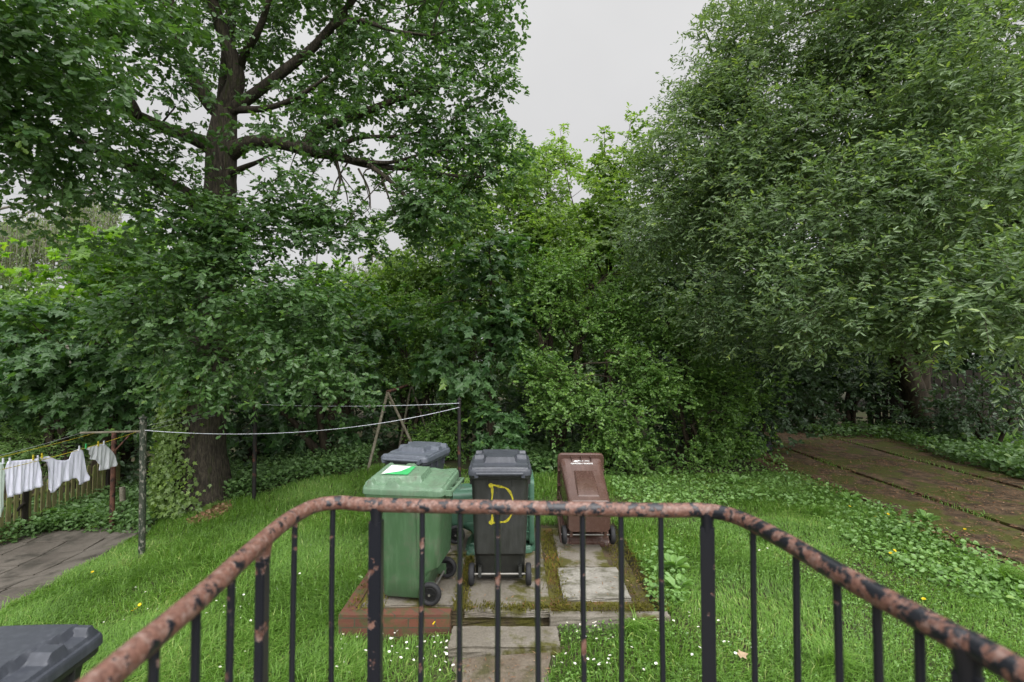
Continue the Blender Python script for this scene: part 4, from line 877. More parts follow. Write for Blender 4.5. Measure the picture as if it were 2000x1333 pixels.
# weeping tree far left, and the weeping birch in the middle distance
def weeping(px, y, label, cols, leaf, r=.12, n=60):
    x = (px-1000)*y/F; b = Vector((x, y, g1(x, y))); t = Tree('weeping_birch', b, label, 'tree', None, 'deadwood')
    top = max(pw(c[0], c[1], y).z for c in cols); t.limb([tuple(b), (x+.1, y, (b.z+top)/2), (x, y, top+.2)], [r, r*.8, r*.3], 9)
    for (cx, cy, w_, l_) in cols:
        m = int(n*w_/40)
        for _ in range(m):
            p = np.array(pw(cx+random.gauss(0, w_/2), cy+random.uniform(-10, 25), y+random.gauss(0, .5))); L = l_*y/F*random.uniform(.5, 1.1); k = max(4, int(L/.045))
            q = p+np.stack([.06*np.sin(np.linspace(0, 3, k)+random.random()*6), .04*np.cos(np.linspace(0, 3, k)), -np.linspace(0, L, k)], 1)
            t.g.tube(q[::max(1, k//5)], .007, 3, cap=False)
            P = q+rng.normal(0, .035, q.shape); D = rng.normal(0, .5, q.shape)+np.array([0, 0, -1.]); t.parts.append((P, D, rng.normal(0, 1, q.shape), rng.uniform(.05, .09, k), np.clip(rng.normal(.5, .25, k), 0, 1)))
        t.g.tube([tuple(t.L[0][-1]), tuple(pw(cx, cy-15, y)), tuple(pw(cx+w_*.3, cy+5, y))], [.05, .03, .012], 6, sub=4)
    t.done(leaf, TEL)
weeping(130, 15, 'tall weeping birch with hanging pale strands behind the sycamore at far left', [(170,390,60,90),(90,420,60,100),(40,440,60,100),(210,395,30,70),(-20,430,60,120),(130,440,50,90)], 'birch')
weeping(725, 19, 'slender weeping birch with hanging pale strands in the gap right of the oak', [(700,520,40,60),(740,510,40,70),(765,530,30,70)], 'birch', .09, 40)
# bare sapling
b = Vector(((618-1000)*13/F, 13, g1(-4.9, 13))); t = Tree('bare_sapling', b, 'thin bare dead sapling sticking up right of the oak', bark='bark2')
t.limb([tuple(b), tuple(pw(615, 640, 13)), tuple(pw(617, 560, 13)), tuple(pw(620, 480, 13))], [.035, .03, .022, .006], 6).limb([tuple(pw(617, 528, 13)), tuple(pw(605, 508, 13)), tuple(pw(600, 498, 13))], [.012, .009, .004], 5).limb([tuple(pw(616, 560, 13)), tuple(pw(628, 545, 13)), tuple(pw(636, 540, 13))], [.012, .008, .004], 5)
localise(t.root, *[q.build(n_, M['bark2'], t.root) for q, n_ in t.wood])
# behind the swing: dark sycamores
tree('sycamore_tree', 640, 11.2, 'dark shaded sycamore with drooping leaves right behind the oak trunk', [(620,700,10.6,120,90),(540,800,10.5,110,60),(700,640,11.6,130,90),(650,800,11.6,80,50),(740,710,12.2,110,70),(620,600,11.6,110,70)], 9, 'syc', TMAP, r=.08, stems=3, **SYC)
tree('maple_tree', 690, 15, 'bright yellow green maple in the gap between the oak and the centre trees', [(680,570,15,110,50),(620,610,14.6,90,60),(770,590,15,90,60),(720,640,14.5,120,60)], 6.5, 'bright', TMAP, r=.1, stems=2, **dict(SYC, ls=.19, tl=.5))
tree('leafy_tree', 900, 14.5, 'light green tree rising left of the open sky behind the oak branch tips', [(900,430,14,110,80),(860,520,13.5,110,80),(960,380,14.2,80,70),(980,470,13.8,90,80),(800,560,14,90,70),(800,480,14.2,60,50),(880,360,14.4,60,40)], 13, 'centre', TEL, r=.12, stems=3, twigs=4, leaves=8, tl=.4, ls=.105, spread=.2, droop=.15, flat=.4)
tree('leafy_tree', 1075, 15, 'small crowned light green tree below the open sky, centre', [(1070,350,15,75,75),(1045,420,14.6,85,70),(1110,430,14.8,55,60),(1060,300,15.2,45,30),(1090,490,14.4,100,60),(1000,330,15.2,50,50),(1110,330,15,45,55)], 19, 'centre', TEL, r=.10, stems=2, twigs=4, leaves=8, tl=.4, ls=.10, spread=.2, droop=.1, flat=.4)
tree('sycamore_sapling', 958, 10.8, 'upright sycamore sapling with big leaves in the centre', [(955,560,10.9,90,60),(930,640,10.6,105,60),(1000,650,10.6,80,60),(960,500,11,70,50),(950,720,10.4,90,50),(900,700,10.5,80,50)], 11, 'syc', TMAP, 'tree', r=.05, trunk_top=(955,470), **dict(SYC, tl=.36, ls=.15))
tree('sycamore_sapling', 968, 9.5, 'little sycamore seedling with a domed top of leaves behind the black bin', [(970,815,9.5,48,26,.3),(940,835,9.4,25,18,.2),(1000,845,9.4,25,15,.2),(968,870,9.4,40,22,.25)], 30, 'syc', TMAP, 'sapling', r=.02, trunk_top=(968,800), **dict(SYC, tl=.22, ls=.14, spread=.08))
# ash with pinnate tips on the right of the sky
ash = tree('ash_tree', 1190, 12.5, 'ash tree with feathery leaf tips against the sky, right of centre', [(1190,400,12.5,70,80),(1210,330,12.4,55,60),(1160,470,12.3,90,60),(1250,450,12.2,70,90),(1235,305,12.5,45,45),(1185,350,12.5,45,35)], 18, 'centre', TEL, r=.07, stems=2, twigs=3, leaves=11, tl=.36, ls=.11, spread=.15, droop=.12, flat=.5)
C = np.array([pw(x, y, 12.4) for x, y in ((1180,255),(1182,275),(1172,292),(1190,295),(1180,315),(1225,235),(1232,250),(1240,225),(1215,262),(1250,240),(1095,255),(1090,272))])
Oo = norm(np.stack([np.array([0,-.3,.4,.5,-.5,.1,.5,0,-.5,.6,0,.2]), np.full(12,-.3), np.array([.8,.3,.2,.2,.2,.8,.3,.9,.2,.4,.9,.3])], 1))
pt, (a_, b2_) = sprays(C, Oo, twigs=3, leaves=10, tl=.30, ls=.10, spread=.05, droop=.1, flat=.4, mask=False)
ta = Tree('ash_sapling', Vector(((1181-1000)*12.4/F, 12.4, g1(2.2, 12.4))), 'tip of a thin ash sapling poking into the sky, centre right')
ta.limb([tuple(ta.root.location), tuple(pw(1185, 500, 12.4)), tuple(pw(1182, 340, 12.4)), tuple(pw(1180, 255, 12.4))], [.04, .03, .018, .005], 6)
ta.limb([tuple(pw(1184, 420, 12.4)), tuple(pw(1215, 320, 12.4)), tuple(pw(1235, 225, 12.4))], [.02, .012, .004], 5); ta.limb([tuple(pw(1186, 560, 12.4)), tuple(pw(1120, 400, 12.4)), tuple(pw(1094, 255, 12.4))], [.02, .012, .004], 5)
ta.parts.append(pt); ta.g.add(*twigprisms(a_, b2_, .004, .002)); ta.done('centre', TEL)
# ---- hawthorn / privet bushes in the middle
HAW = dict(gap=.85, tip=.35, twigs=5, leaves=9, tl=.24, ls=.052, spread=.12, droop=.06, flat=.2)
tree('hawthorn_bush', 1090, 10.6, 'big hawthorn bush with small fresh leaves behind the bins, centre', [(1080,590,10.7,110,60),(1160,560,10.6,110,70),(1060,680,10.2,85,70),(1130,650,10.3,110,60),(1030,560,11,70,60)], 30, 'haw', TSML, 'bush', 'hedge bushes', r=.05, stems=4, **HAW)
tree('hawthorn_bush', 1200, 9.9, 'low spreading hawthorn bush with bright leaf clumps behind the brown bin', [(1120,740,9.7,85,55),(1180,690,9.6,70,35),(1090,790,9.6,60,45),(1170,810,9.5,80,50),(1260,720,9.6,85,55),(1300,780,9.5,80,60),(1200,870,9.6,80,40),(1240,800,9.4,60,50)], 36, 'haw', TSML, 'bush', 'hedge bushes', r=.04, stems=5, **HAW)
tree('hawthorn_bush', 1350, 10.2, 'shaded dark hedge bush between the brown bin and the tyre', [(1350,700,10.6,100,80),(1350,830,9.9,90,60),(1420,790,10.2,90,80),(1280,880,9.8,110,40),(1300,620,10.8,110,60),(1440,860,10.0,60,40),(1240,650,10.6,90,60)], 30, 'haw', TSML, 'bush', 'hedge bushes', r=.05, stems=5, **HAW)
tree('privet_bush', 870, 11.3, 'yellowish green privet bush behind the clothes pole and bins', [(870,780,11.4,80,60),(830,735,12.1,70,50),(890,850,10.8,65,45),(855,860,10.8,50,30),(910,760,11.2,60,60)], 30, 'haw', TSML, 'bush', 'hedge bushes', r=.04, stems=4, **dict(HAW, ls=.048))
tree('privet_bush', 790, 12.0, 'taller shrub with light leaves above the swing frame', [(830,640,12.2,110,60),(790,690,11.8,90,60),(880,680,11.8,80,60)], 22, 'haw', TSML, 'bush', 'hedge bushes', r=.05, stems=3, **dict(HAW, ls=.06, tl=.3))
for px, y, lob, lb in ((60, 11.8, [(40,800,11.8,120,80),(-80,820,11.5,120,90),(120,850,12,80,50)], 'shady shrub beyond the picket fence, left of the T post'),
      (300, 11.4, [(260,860,11.5,90,70),(350,840,11.6,90,80),(200,820,12,90,60),(300,760,11.9,110,60)], 'shady shrub behind the oak trunk and stake'),
      (480, 11.6, [(470,850,11.8,80,70),(540,860,11.5,80,60),(500,780,11.9,90,60)], 'shady shrub between the oak trunk and the rusty footed pole'),
      (640, 12.2, [(620,850,12.2,80,60),(690,840,12.2,90,70),(640,770,12.4,110,60)], 'shady shrub behind the swing frame'),
      (800, 12.8, [(780,840,12.8,90,60),(850,800,12.8,90,80),(900,850,12.5,80,60)], 'shady shrub behind the privet and clothes pole'),
      (1020, 12.4, [(1000,830,12.2,100,70),(1080,800,12.4,110,90),(1180,820,12.0,110,80)], 'shady shrub deep behind the hawthorns'),
      (1330, 12.8, [(1330,780,12.8,130,100),(1250,700,12.6,110,100),(1420,830,12.6,90,50)], 'shady shrub behind the hedge, left of the tyre')):
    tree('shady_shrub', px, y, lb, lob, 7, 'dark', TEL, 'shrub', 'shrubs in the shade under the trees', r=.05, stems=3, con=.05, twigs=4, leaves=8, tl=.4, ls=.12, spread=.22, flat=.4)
# ---- the willow (sallow) on the right
wb = Vector((11.4, 14.2, g1(11.4, 14))); wil = Tree('sallow_tree', wb, 'enormous grey green sallow tree filling the right side', bark='bark2')
wl = lambda *p: [tuple(wb-Vector((0, 0, .1)))]+[tuple(pw(a, b_, c)) for a, b_, c in p]
for P, r in ((wl((1775,740,14.0),(1735,650,13.2),(1690,560,12),(1620,470,10),(1540,380,9)), [.34,.28,.24,.2,.13,.05]), (wl((1790,740,14.2),(1800,640,13.5),(1830,520,12),(1850,380,10),(1850,200,8)), [.34,.3,.24,.18,.12,.05]),
             (wl((1800,740,14.3),(1850,600,13),(1930,480,10),(2050,380,7)), [.28,.2,.15,.1,.05]), (wl((1770,730,14),(1700,620,13),(1560,520,11.5),(1420,440,10.5),(1330,380,10)), [.28,.2,.14,.09,.04,.03]),
             ([tuple(pw(1690,560,12)),tuple(pw(1600,400,11)),tuple(pw(1500,240,10)),tuple(pw(1420,120,9.6))], [.16,.11,.07,.03]), ([tuple(pw(1830,520,12)),tuple(pw(1760,330,9.5)),tuple(pw(1700,180,8.5)),tuple(pw(1650,20,8))], [.15,.1,.06,.03])):
    wil.limb(P, r, 12, .05)
WL = [(1420,120,9.4,110,110),(1370,230,9.4,95,100),(1330,340,9.6,90,100),(1480,260,8.8,140,130),(1560,90,8.8,140,120),(1700,120,8.2,150,130),(1620,280,8.0,150,110),(1420,400,8.8,130,100),(1300,440,9.8,90,90),(1560,430,7.8,150,90),(1700,420,7.0,150,90),
      (1780,280,7.0,140,110),(1880,180,6.6,140,140),(1900,380,6.0,140,110),(1830,500,6.2,140,60),(1690,540,6.8,150,50),(1500,540,8.2,150,70),(1390,560,9.0,130,75),(1960,560,5.4,90,80),(1950,40,6.6,120,90),(1800,40,7.4,130,90),(1600,600,7.6,110,35),(1450,640,9.2,110,40),(1760,590,6.6,110,30),(1990,640,5.2,50,40),(1880,590,5.8,110,50,.8,1.2),(1740,625,6.5,120,38,.8,1.2),(1610,645,7.4,120,34,.8,1.2),(1480,650,8.8,110,40,.8),(1840,660,6.0,60,24,.5),(1940,690,5.6,50,25,.4),(1720,655,7.8,110,28,.8),(1870,640,6.6,120,38,.8,1.2),(1985,600,5.6,90,90,1.),(1560,665,8.6,90,24,.7)]
WIL = dict(twigs=5, leaves=12, tl=.46, ls=.08, spread=.13, droop=.03, flat=.2, var=.35, up=.55, tip=.7)
wil.foliage(WL, 23, con=.05, front=.55, fill=.4, maxd=2.2, twigw=.4, tr=.003, **WIL)
WU = [(1650,-150,8.5,300,140,2.5),(1950,-150,8,250,150,2.5),(1800,300,11.5,350,250,2.),(1450,350,12,160,180,1.6),(2150,300,7.5,220,350,2.),(2050,500,10,180,120,2.),(1740,560,10.5,260,55,2.,1.5),(1960,575,9.5,150,70,2.,1.5)]  # overhead and inner canopy, added to keep light off the bays and trunk
wil.foliage(WU, 10, con=.0, front=0, fill=.1, twigs=4, leaves=9, tl=.5, ls=.17, spread=.28, mask=True)
wil.done('willow', TWIL)
# dark understorey on the right
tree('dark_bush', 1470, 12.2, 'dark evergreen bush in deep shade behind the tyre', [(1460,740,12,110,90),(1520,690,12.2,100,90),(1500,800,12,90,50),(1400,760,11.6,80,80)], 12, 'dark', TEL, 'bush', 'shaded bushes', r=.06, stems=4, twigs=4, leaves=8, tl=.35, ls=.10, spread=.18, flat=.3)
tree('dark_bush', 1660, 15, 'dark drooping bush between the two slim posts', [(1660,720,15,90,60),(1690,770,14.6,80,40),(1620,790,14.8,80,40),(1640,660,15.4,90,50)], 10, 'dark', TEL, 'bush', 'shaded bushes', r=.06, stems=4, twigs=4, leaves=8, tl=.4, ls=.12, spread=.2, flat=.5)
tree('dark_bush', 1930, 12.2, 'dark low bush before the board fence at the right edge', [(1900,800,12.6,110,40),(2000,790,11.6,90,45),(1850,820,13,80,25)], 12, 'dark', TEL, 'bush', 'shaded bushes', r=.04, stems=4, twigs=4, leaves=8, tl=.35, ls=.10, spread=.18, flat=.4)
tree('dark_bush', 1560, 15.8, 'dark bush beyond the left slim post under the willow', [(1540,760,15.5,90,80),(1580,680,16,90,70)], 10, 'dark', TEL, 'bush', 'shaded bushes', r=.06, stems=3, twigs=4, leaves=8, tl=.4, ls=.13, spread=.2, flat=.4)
# ---- trees beyond, closing the view
for i, (px, y, lob, lb) in enumerate(((-120, 20, [(-100,560,20,220,140),(-60,700,19,200,100)], 'leftmost of the far trees, behind the weeping birch'), (330, 22, [(330,600,22,170,90),(300,720,21,200,90)], 'far tree directly behind the oak trunk'),
      (560, 24, [(560,640,24,120,60),(570,720,23,150,80)], 'low far tree behind the bare sapling'), (820, 23, [(830,600,23,130,70),(800,690,22,160,90)], 'far tree behind the centre privet'), (1080, 22, [(1080,560,22,170,90),(1050,680,21,190,110),(1200,600,21.5,140,110)], 'far tree hidden behind the hawthorns'),
      (1360, 22, [(1340,520,21,150,110),(1380,680,21,190,120)], 'far tree behind the left side of the sallow'), (1750, 24, [(1700,560,24,190,110),(1800,690,23,190,60),(1560,650,22,150,80)], 'far tree behind the sallow trunk'), (2150, 22, [(2120,560,21,250,150),(2100,700,20,220,90)], 'rightmost of the far trees, behind the board fence'))):
    tree('background_tree', px, y, lb, lob, 6.5, 'far' if px not in (1750, 1360, 2150) else 'dark', TEL, 'tree', 'trees beyond the garden', r=.14, stems=2, con=.05, twigs=4, leaves=9, tl=.7, ls=.24, spread=.4, flat=.4)  # trees behind the sallow take the leaves coloured darker for shade
# ================================================================== GROUND PLANTS
def pxscatter(n, poly, jit=0):
    xs = [p[0] for p in poly]; ys = [p[1] for p in poly]; a = rng.uniform(min(xs), max(xs), n*3); b = rng.uniform(min(ys), max(ys), n*3)
    k = inpoly(a, b, poly); return pgn(a[k][:n], b[k][:n])
def wscatter(n, box, keep):
    x = rng.uniform(box[0], box[2], n); y = rng.uniform(box[1], box[3], n); k = keep(x, y); x, y = x[k], y[k]
    P = np.stack([x, y, gz(x, y)], 1); a, b = project(P); v = (a > -400) & (a < 2400) & (b < 1800); return P[v]
def wav(x, y, f=1., s=0.): return (np.sin(x*1.7*f+1.3*np.sin(y*1.1*f+s)+s)+np.sin(y*2.3*f+1.7*np.sin(x*.9*f+s*2)))*.5
POLY_PATH = PATH; STEPB = (-.5, 4.02, .38, 4.4)
def lawn_keep(x, y):
    k = ~inplat(x, y) & ~inpoly(x+.05*np.sin(y*9), y+.05*np.sin(x*8), POLY_PATH) & ~((x > STEPB[0]) & (x < STEPB[2]) & (y > STEPB[1]) & (y < STEPB[3]))
    k &= (x > PAVX(y)+.04*np.sin(y*7)) | (y > 8.9); k &= (x < BAYX(y)+.12*np.sin(y*3.1)-.05) & ((x < 4.7) | (y < 9.5)); k &= ~((np.abs(x-.04) < .9) & (y < 1.68))
    return k
BED = [tuple(pg(*p)[:2]) for p in ((0,1062),(120,1030),(205,1042),(285,1050),(320,1005),(430,985),(460,980),(560,955),(680,930),(730,915),(700,885),(300,930),(0,990))]
BACK = lambda x: np.interp(x, [-9, -4, -2, 0, 2, 4, 6], [8.6, 10.1, 10.2, 9.5, 9.2, 9.4, 9.9])
def blades(P, h, wd, lean, curl):
    n = len(P); a = rng.uniform(0, 2*np.pi, n); comb = wav(P[:, 0], P[:, 1], 1.3, 2.)*2.2; a = np.where(rng.random(n) < .6, comb+rng.normal(0, .6, n), a)
    d = np.stack([np.cos(a), np.sin(a), np.zeros(n)], 1); s = np.stack([-np.sin(a), np.cos(a), np.zeros(n)], 1); l = (lean*h)[:, None]; H = np.array([0, 0, 1.])*h[:, None]; w_ = (wd/2)[:, None]
    V = np.stack([P-s*w_, P+s*w_, P+d*l*.35+H*.6-s*w_*.85, P+d*l*.35+H*.6+s*w_*.85, P+d*l*(1+curl)+H*(.95-.25*lean[:, None])], 1).reshape(-1, 3)
    o = (np.arange(n)*5)[:, None]; return V, [np.array([[0, 1, 3, 2]])+o, np.array([[2, 3, 4]])+o]
Pg = wscatter(700000, (-7, 1.4, 7.5, 11.5), lambda x, y: lawn_keep(x, y) & (y < BACK(x)) & ~inpoly(x, y, BED) & (rng.random(len(x)) < np.clip(1.15-.07*y, .35, 1)))
hp = .055+.03*wav(Pg[:, 0], Pg[:, 1], .9)+.02*wav(Pg[:, 0], Pg[:, 1], 3.1, 1.); hp = np.where(Pg[:, 0] < -1.2, hp+.035, hp)
hp = np.clip(hp*1.15, .03, .18)*rng.uniform(.6, 1.4, len(Pg))
V, fs = blades(Pg, hp, rng.uniform(.003, .0065, len(Pg))*(1+.07*Pg[:, 1]), rng.uniform(.3, 1.1, len(Pg)), .25)
rg_ = np.clip(.42+.26*wav(Pg[:, 0], Pg[:, 1], 1.6, 4.)+.12*wav(Pg[:, 0], Pg[:, 1], 5., 1.)+rng.normal(0, .22, len(Pg))+(rng.random(len(Pg)) < .05)*.5, 0, 1)
tag(npmesh('grass', V, fs, M['grass'], None, False, np.repeat(rg_, 5)), 'bright green uneven lawn grass around the bins', 'grass', kind='stuff')
# long tussocks
def tussock(px, py, label, n=140, h=.22):
    c = pg(px, py); P = np.tile(np.array(c), (n, 1)); P[:, :2] += rng.normal(0, .05, (n, 2)); a = rng.uniform(0, 2*np.pi, n)
    V, f = blades(P-np.array(c), rng.uniform(.5, 1.2, n)*h, rng.uniform(.006, .010, n), rng.uniform(.4, 1.3, n), .35)
    o = npmesh('grass_tussock', V, f, M['grass'], None, False, np.repeat(np.clip(rng.normal(.6, .2, n), 0, 1), 5)); o.location = c; tag(o, label, 'grass tuft', 'long grass tufts')
tussock(1620, 1310, 'long leafy grass tuft behind the right balusters'); tussock(1240, 1235, 'grass tuft against the right front edge of the platform', 120, .16); tussock(1590, 1010, 'long grass tuft near the leafy weeds on the right', 200, .22)
tussock(1290, 1075, 'grass tuft at the right side of the platform', 120, .16); tussock(480, 1075, 'long grass tuft on the left lawn above the handrail', 160, .18); tussock(1960, 1140, 'long grass tuft at the right edge of the lawn', 200, .22); tussock(1500, 1060, 'grass tuft just above the curve of the handrail on the right', 200, .2)
def cover(name, P, ls, hmax, leaf, tpl, label, up=.8, rn=.5):
    n = len(P); P = P.copy(); P[:, 2] += rng.uniform(.015, 1, n)*hmax if np.ndim(hmax) == 0 else rng.uniform(.1, 1, n)*hmax
    D = rng.normal(0, .8, (n, 3))*np.array([1, 1, .35]); Nn = rng.normal(0, .35, (n, 3))+np.array([0, -.12, up])
    o = crown(name, [(P, D, Nn, ls*rng.uniform(.6, 1.35, n), np.clip(rng.normal(rn, .22, n)+.15*wav(P[:, 0], P[:, 1], 2.), 0, 1))], M[leaf], None, tpl)
    return tag(o, label, 'plants', kind='stuff')
Pc = wscatter(70000, (-3.5, 2.2, 5.3, 6.8), lambda x, y: lawn_keep(x, y) & (y < BACK(x)) & (wav(x, y, 1.1, 7.)+.35*wav(x, y, 4, 1.)+.18*x > -.05) & (rng.random(len(x)) < .75))
cover('clover', Pc, .021, .06, 'clover', TSML, 'patches of clover and small weeds in the lawn')
W1 = [(1190,905),(1330,900),(1480,905),(1570,935),(1700,985),(1830,1035),(1760,1060),(1620,1010),(1480,985),(1350,1000),(1240,1010),(1195,960)]
Pw = np.concatenate([pxscatter(5200, W1), pxscatter(420, [(1245,1085),(1330,1060),(1345,1190),(1270,1200)]), pxscatter(1800, [(1560,1010),(1850,1050),(2000,1120),(2060,1230),(1900,1180),(1700,1090)])])
cover('leafy_weeds', Pw, .050, .12, 'weed', TSML, 'broad leafy weeds spreading along the right side of the lawn')
Pu = np.concatenate([pxscatter(8000, [(-60,1085),(0,1072),(120,1042),(205,1046),(285,1048),(320,1005),(300,940),(150,980),(0,1010)]), pxscatter(7000, [(440,985),(560,955),(680,930),(735,915),(735,880),(600,880),(450,910)]), pxscatter(2500, [(300,1010),(370,990),(345,900),(290,930)])])
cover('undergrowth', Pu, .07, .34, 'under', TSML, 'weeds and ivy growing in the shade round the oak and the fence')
Pr = np.concatenate([pxscatter(5200, [(1560,845),(1760,838),(1860,860),(2000,900),(2060,960),(1850,905),(1740,862),(1600,858)]), pxscatter(1500, [(1380,890),(1480,900),(1500,880),(1380,870)]), pxscatter(5200, [(1000,925),(1080,930),(1200,910),(1330,895),(1200,880),(1000,890)])])
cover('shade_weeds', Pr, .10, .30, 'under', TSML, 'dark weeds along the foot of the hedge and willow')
Pr2 = wscatter(30000, (9.5, 6, 15, 13.8), lambda x, y: (x > 10.3+.25*(13-y)-2.2) & (x > 9.6)); 
V, fs = blades(Pr2, rng.uniform(.06, .22, len(Pr2)), rng.uniform(.008, .016, len(Pr2)), rng.uniform(.3, 1.1, len(Pr2)), .3)
tag(npmesh('shaded_grass', V, fs, M['grass'], None, False, np.repeat(np.clip(rng.normal(.3, .2, len(Pr2)), 0, 1), 5)), 'rough grass in the shade of the willow by the board fence', 'grass', kind='stuff')
Po = pxscatter(900, [(395,1010),(440,985),(455,995),(430,1015),(385,1030),(365,1025)])
V, fs, r_ = leafgeo(Po+np.array([0, 0, .05]), rng.normal(0, 1, Po.shape)*np.array([1, 1, .2]), np.array([0, 0, 1.])+rng.normal(0, .4, Po.shape), rng.uniform(.03, .08, len(Po)), TEL, rng.random(len(Po)))
tag(npmesh('dry_leaves', V, fs, M['dryleaf'], None, False, r_), 'brown dead leaves and clippings at the foot of the oak', 'leaves', kind='stuff')
jx = np.concatenate([rng.normal(c, .05, 900) for c in (5.2, 6.24, 8.245, 10.35)]); jy = rng.uniform(4, 13.5, len(jx)); kk = rng.random(len(jx)) < np.clip(.35+.5*wav(jx, jy, 1.9, 5.), .05, 1)
Pj = np.stack([jx[kk], jy[kk], gz(jx[kk], jy[kk])+.01], 1); V, fs = blades(Pj, rng.uniform(.05, .13, len(Pj)), rng.uniform(.006, .012, len(Pj)), rng.uniform(.3, 1.3, len(Pj)), .3)
tag(npmesh('joint_grass', V, fs, M['grass'], None, False, np.repeat(np.clip(rng.normal(.35, .2, len(Pj)), 0, 1), 5)), 'grass and moss growing in the joints of the concrete bays', 'grass', kind='stuff')
# moss tufts and litter
nl = 30000; x = rng.uniform(4.9, 12.2, nl); y = rng.uniform(4.2, 14, nl); k = rng.random(nl) < np.clip(.35+.5*wav(x, y, 1.4, 3.)+.3*(x < 6.4), .08, 1); x, y = x[k], y[k]
P = np.stack([x, y, gz(x, y)+.075], 1); n = len(P); D = rng.normal(0, 1, (n, 3))*np.array([1, 1, .15])
V, fs, r_ = leafgeo(P, D, np.array([0, 0, 1.])+rng.normal(0, .25, (n, 3)), rng.uniform(.018, .055, n), TWIL, rng.random(n)**1.6)
tag(npmesh('fallen_leaves', V, fs, M['dryleaf'], None, False, r_), 'dry brown willow leaves littering the concrete bays', 'leaves', kind='stuff')
nl = 1100; x = rng.uniform(-1.4, 1.3, nl); y = rng.uniform(4.4, 6.6, nl); P = np.stack([x, y, np.full(nl, .045)], 1); k = rng.random(nl) < np.clip(.2+.7*wav(x, y, 2.5, 1.), .05, 1)
P2 = np.stack([rng.uniform(-.4, .3, 350), rng.uniform(2.6, 4.0, 350), np.zeros(350)], 1); P2[:, 2] = gz(P2[:, 0], P2[:, 1])+.045; P = np.concatenate([P[k], P2]); n = len(P)
V, fs, r_ = leafgeo(P, rng.normal(0, 1, (n, 3))*np.array([1, 1, .15]), np.array([0, 0, 1.])+rng.normal(0, .3, (n, 3)), rng.uniform(.015, .05, n), T_ell(.10), rng.random(n))
tag(npmesh('litter_debris', V, fs, M['dryleaf'], None, False, r_), 'twiggy brown debris scattered on the bin platform and path', 'debris', kind='stuff')
P = np.concatenate([np.stack([rng.uniform(-1.42, -1.1, 700), rng.uniform(4.4, 6.4, 700), np.full(700, .01)], 1), np.stack([rng.normal(.42, .05, 900), rng.uniform(4.4, 6.4, 900), np.full(900, .01)], 1), np.stack([rng.uniform(1.05, 1.35, 1100), rng.uniform(4.4, 6.4, 1100), np.full(1100, .01)], 1), np.stack([rng.uniform(-.5, 1.2, 1000), rng.normal(4.47, .04, 1000), np.full(1000, .01)], 1), np.stack([rng.normal(-.45, .04, 500), rng.uniform(4.4, 5.6, 500), np.full(500, .01)], 1)])
M['moss'] = leafmat('moss tufts', (.075, .065, .016), (.105, .10, .018), (.17, .09, .03), .2, .9, spec=.1)
V, fs = blades(P, rng.uniform(.008, .045, len(P)), rng.uniform(.005, .012, len(P)), rng.uniform(.3, 1.4, len(P)), .3)
tag(npmesh('moss', V, fs, M['moss'], None, False, np.repeat(np.clip(.5+.35*wav(P[:, 0], P[:, 1], 3)+rng.normal(0, .2, len(P)), 0, 1), 5)), 'yellowish moss on the joints of the bin platform', 'moss', kind='stuff')
# ferns
def fern(px, py, label, n=11, L=.75):
    c = pg(px, py); root = empty('fern', c, label, 'fern', 'ferns by the picket fence'); 
    for k in range(n):
        a = 2*math.pi*k/n+random.uniform(-.3, .3); l_ = L*random.uniform(.7, 1.15); t = np.linspace(0, 1, 26)
        sp_ = np.stack([np.cos(a)*l_*.75*t, np.sin(a)*l_*.75*t, l_*(.95*t-.75*t**2.2)+.03], 1); d = np.gradient(sp_, axis=0); s = norm(np.cross(d, np.array([0, 0, 1.]))); up = np.cross(s, norm(d))
        C = np.repeat(sp_[3:], 2, 0); sg = np.tile([1, -1], 23)[:, None]; D = np.repeat(s[3:], 2, 0)*sg+np.repeat(norm(d[3:]), 2, 0)*.45; S = np.repeat((.19*l_*(1-t)**.7*np.minimum(1, t*5))[3:], 2)+.012
        V, f, r = leafgeo(C, D, np.repeat(up[3:], 2, 0), S, T_ell(.13, .05), np.full(46, .3+.6*random.random())); o = npmesh('frond', V, f, M['fern'], root, False, r)
fern(150, 1020, 'large bright fern in front of the picket fence'); fern(185, 1015, 'fern next to the T post in front of the fence', 9, .6); fern(110, 1032, 'smaller fern at the left of the fern clump', 9, .5)
# dock plants
def dock(px, py, label, n=9, L=.17):
    L *= .62; n = int(n*1.5)
    c = pg(px, py); a = rng.uniform(0, 6.28, n); D = np.stack([np.cos(a), np.sin(a), rng.uniform(.3, .9, n)], 1); P = np.stack([np.cos(a)*.03, np.sin(a)*.03, rng.uniform(.02, .1, n)], 1)
    V, f, r = leafgeo(P, D, np.tile([0, 0, 1.], (n, 1))+rng.normal(0, .2, (n, 3)), L*rng.uniform(.7, 1.3, n), T_ell(.33, .2), rng.uniform(.4, .95, n)); o = npmesh('dock_plant', V, f, M['weed'], None, False, r); o.location = c; tag(o, label, 'weed', 'broad leaved weeds')
dock(1315, 1120, 'broad leaved dock at the right side of the platform', 12, .2); dock(1325, 1160, 'dock right beside the thick right railing post', 11, .18); dock(1660, 985, 'leafy dock at the edge of the concrete bays', 14, .2); dock(1810, 1025, 'leafy weed lapping onto the brown concrete', 16, .2); dock(800, 1225, 'weed growing from the brick edge under the green bin', 9, .14); dock(715, 1150, 'small weed on the left of the mossy platform', 7, .12); dock(1300, 930, 'leafy weed behind the brown bin', 14, .2); dock(1440, 950, 'leafy weed in the middle of the right weed bed', 14, .2)
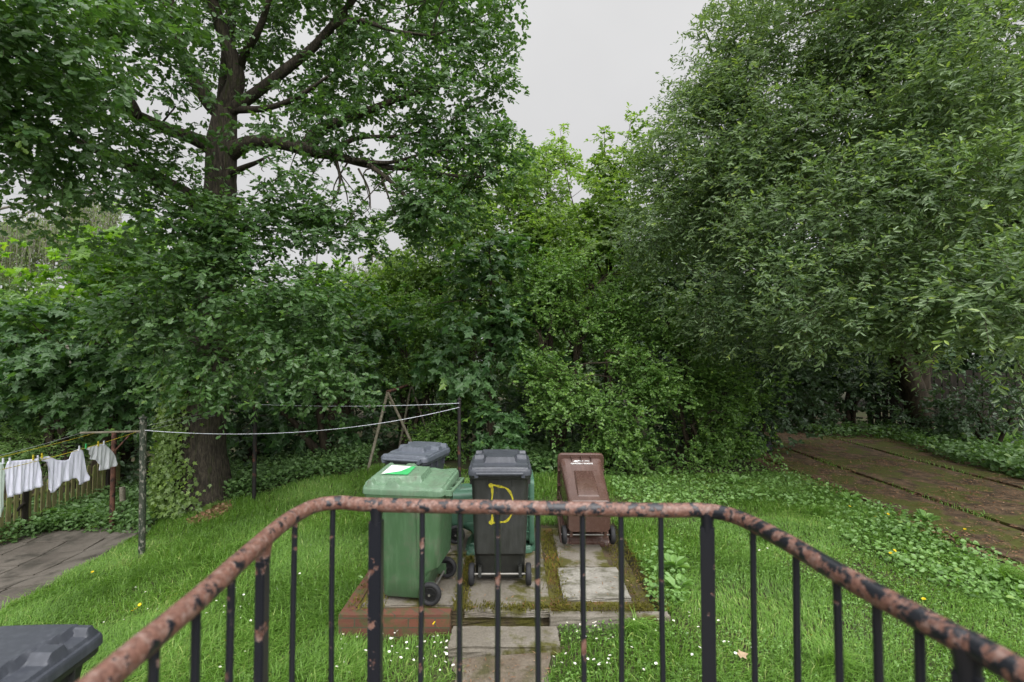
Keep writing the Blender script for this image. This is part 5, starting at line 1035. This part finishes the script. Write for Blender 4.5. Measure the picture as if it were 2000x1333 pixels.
# flowers
def flowermesh(name, petal, centre, n, r):
    bm = bmesh.new()
    for k in range(n):
        a = 2*math.pi*k/n; c, s = math.cos(a), math.sin(a); w_ = .9*math.pi*r/n
        f = bm.faces.new([bm.verts.new((c*q-s*e, s*q+c*e, z)) for q, e, z in ((r*.2, -w_*.4, .0), (r*.95, -w_, .004), (r*.95, w_, .004), (r*.2, w_*.4, 0))]); f.material_index = 0
    f = bm.faces.new([bm.verts.new((r*.34*math.cos(t), r*.34*math.sin(t), .004)) for t in np.linspace(0, 2*math.pi, 8, endpoint=False)]); f.material_index = 1
    for t in (0, 2.1): f = bm.faces.new([bm.verts.new(p) for p in ((.0012*math.cos(t), .0012*math.sin(t), 0), (-.0012*math.cos(t), -.0012*math.sin(t), 0), (-.0012, 0, -.09), (.0012, 0, -.09))]); f.material_index = 2
    me = bpy.data.meshes.new(name); bm.to_mesh(me); bm.free()
    for m in (petal, centre, M['grass']): me.materials.append(m)
    return me
M['petal'] = plain('white petals', (.82, .82, .80), .6); M['yolk'] = plain('yellow flower', (.75, .52, .01), .5)
dm = flowermesh('daisy', M['petal'], M['yolk'], 9, .015); bmm = flowermesh('buttercup', M['yolk'], M['yolk'], 5, .016)
spots = []
for (poly, n) in (([(655,1255),(880,1240),(890,1333),(650,1333)], 46), ([(1070,1225),(1180,1235),(1200,1333),(1065,1333)], 30), ([(1180,1240),(1420,1200),(1420,1333),(1200,1333)], 18), ([(360,1180),(520,1150),(520,1333),(380,1333)], 16), ([(180,1180),(330,1150),(300,1250),(220,1280)], 7), ([(480,1040),(640,1010),(660,1180),(500,1200)], 7), ([(1440,1090),(1500,1080),(1520,1120),(1450,1130)], 5), ([(1400,1230),(1480,1250),(1470,1333),(1400,1333)], 5)):
    P = pxscatter(n, poly); k = lawn_keep(P[:, 0], P[:, 1]); spots.append(P[k])
for p in np.concatenate(spots):
    o = link(bpy.data.objects.new('daisy', dm)); o.location = (p[0], p[1], p[2]+random.uniform(.07, .11)); o.rotation_euler = (random.uniform(0, .5), random.uniform(-.3, .3), random.uniform(0, 6)); s = random.uniform(.4, .8); o.scale = (s, s, s)
    tag(o, 'small white daisy in the lawn grass', 'daisy', 'white daisies in the lawn')
for px, py in ((862,1220),(848,1256),(265,1215),(272,1213),(258,1217),(440,1278),(1660,1155),(1690,1165),(1740,1100),(1748,1102),(1585,1272),(1850,1062),(1885,1052),(1902,1062),(1735,1027),(1710,1032),(1805,1198),(180,1140),(1660,1010)):
    p = pg(px, py); o = link(bpy.data.objects.new('buttercup', bmm)); o.location = p+Vector((0, 0, random.uniform(.10, .16))); o.rotation_euler = (random.uniform(.2, .7), random.uniform(-.3, .3), random.uniform(0, 6))
    tag(o, 'small yellow buttercup in the lawn grass', 'buttercup', 'yellow buttercups in the lawn')
p = pg(1443, 1297); V, f, r = leafgeo(np.array([[0, 0, .06]]), np.array([[1., .3, .1]]), np.array([[0, -.3, 1.]]), np.array([.09]), TMAP, np.array([1.])); o = npmesh('fallen_leaf', V, f, M['dryleaf'], None, False, r); o.location = p; tag(o, 'single pale orange fallen leaf on the lawn, right of the thick railing post', 'leaf')
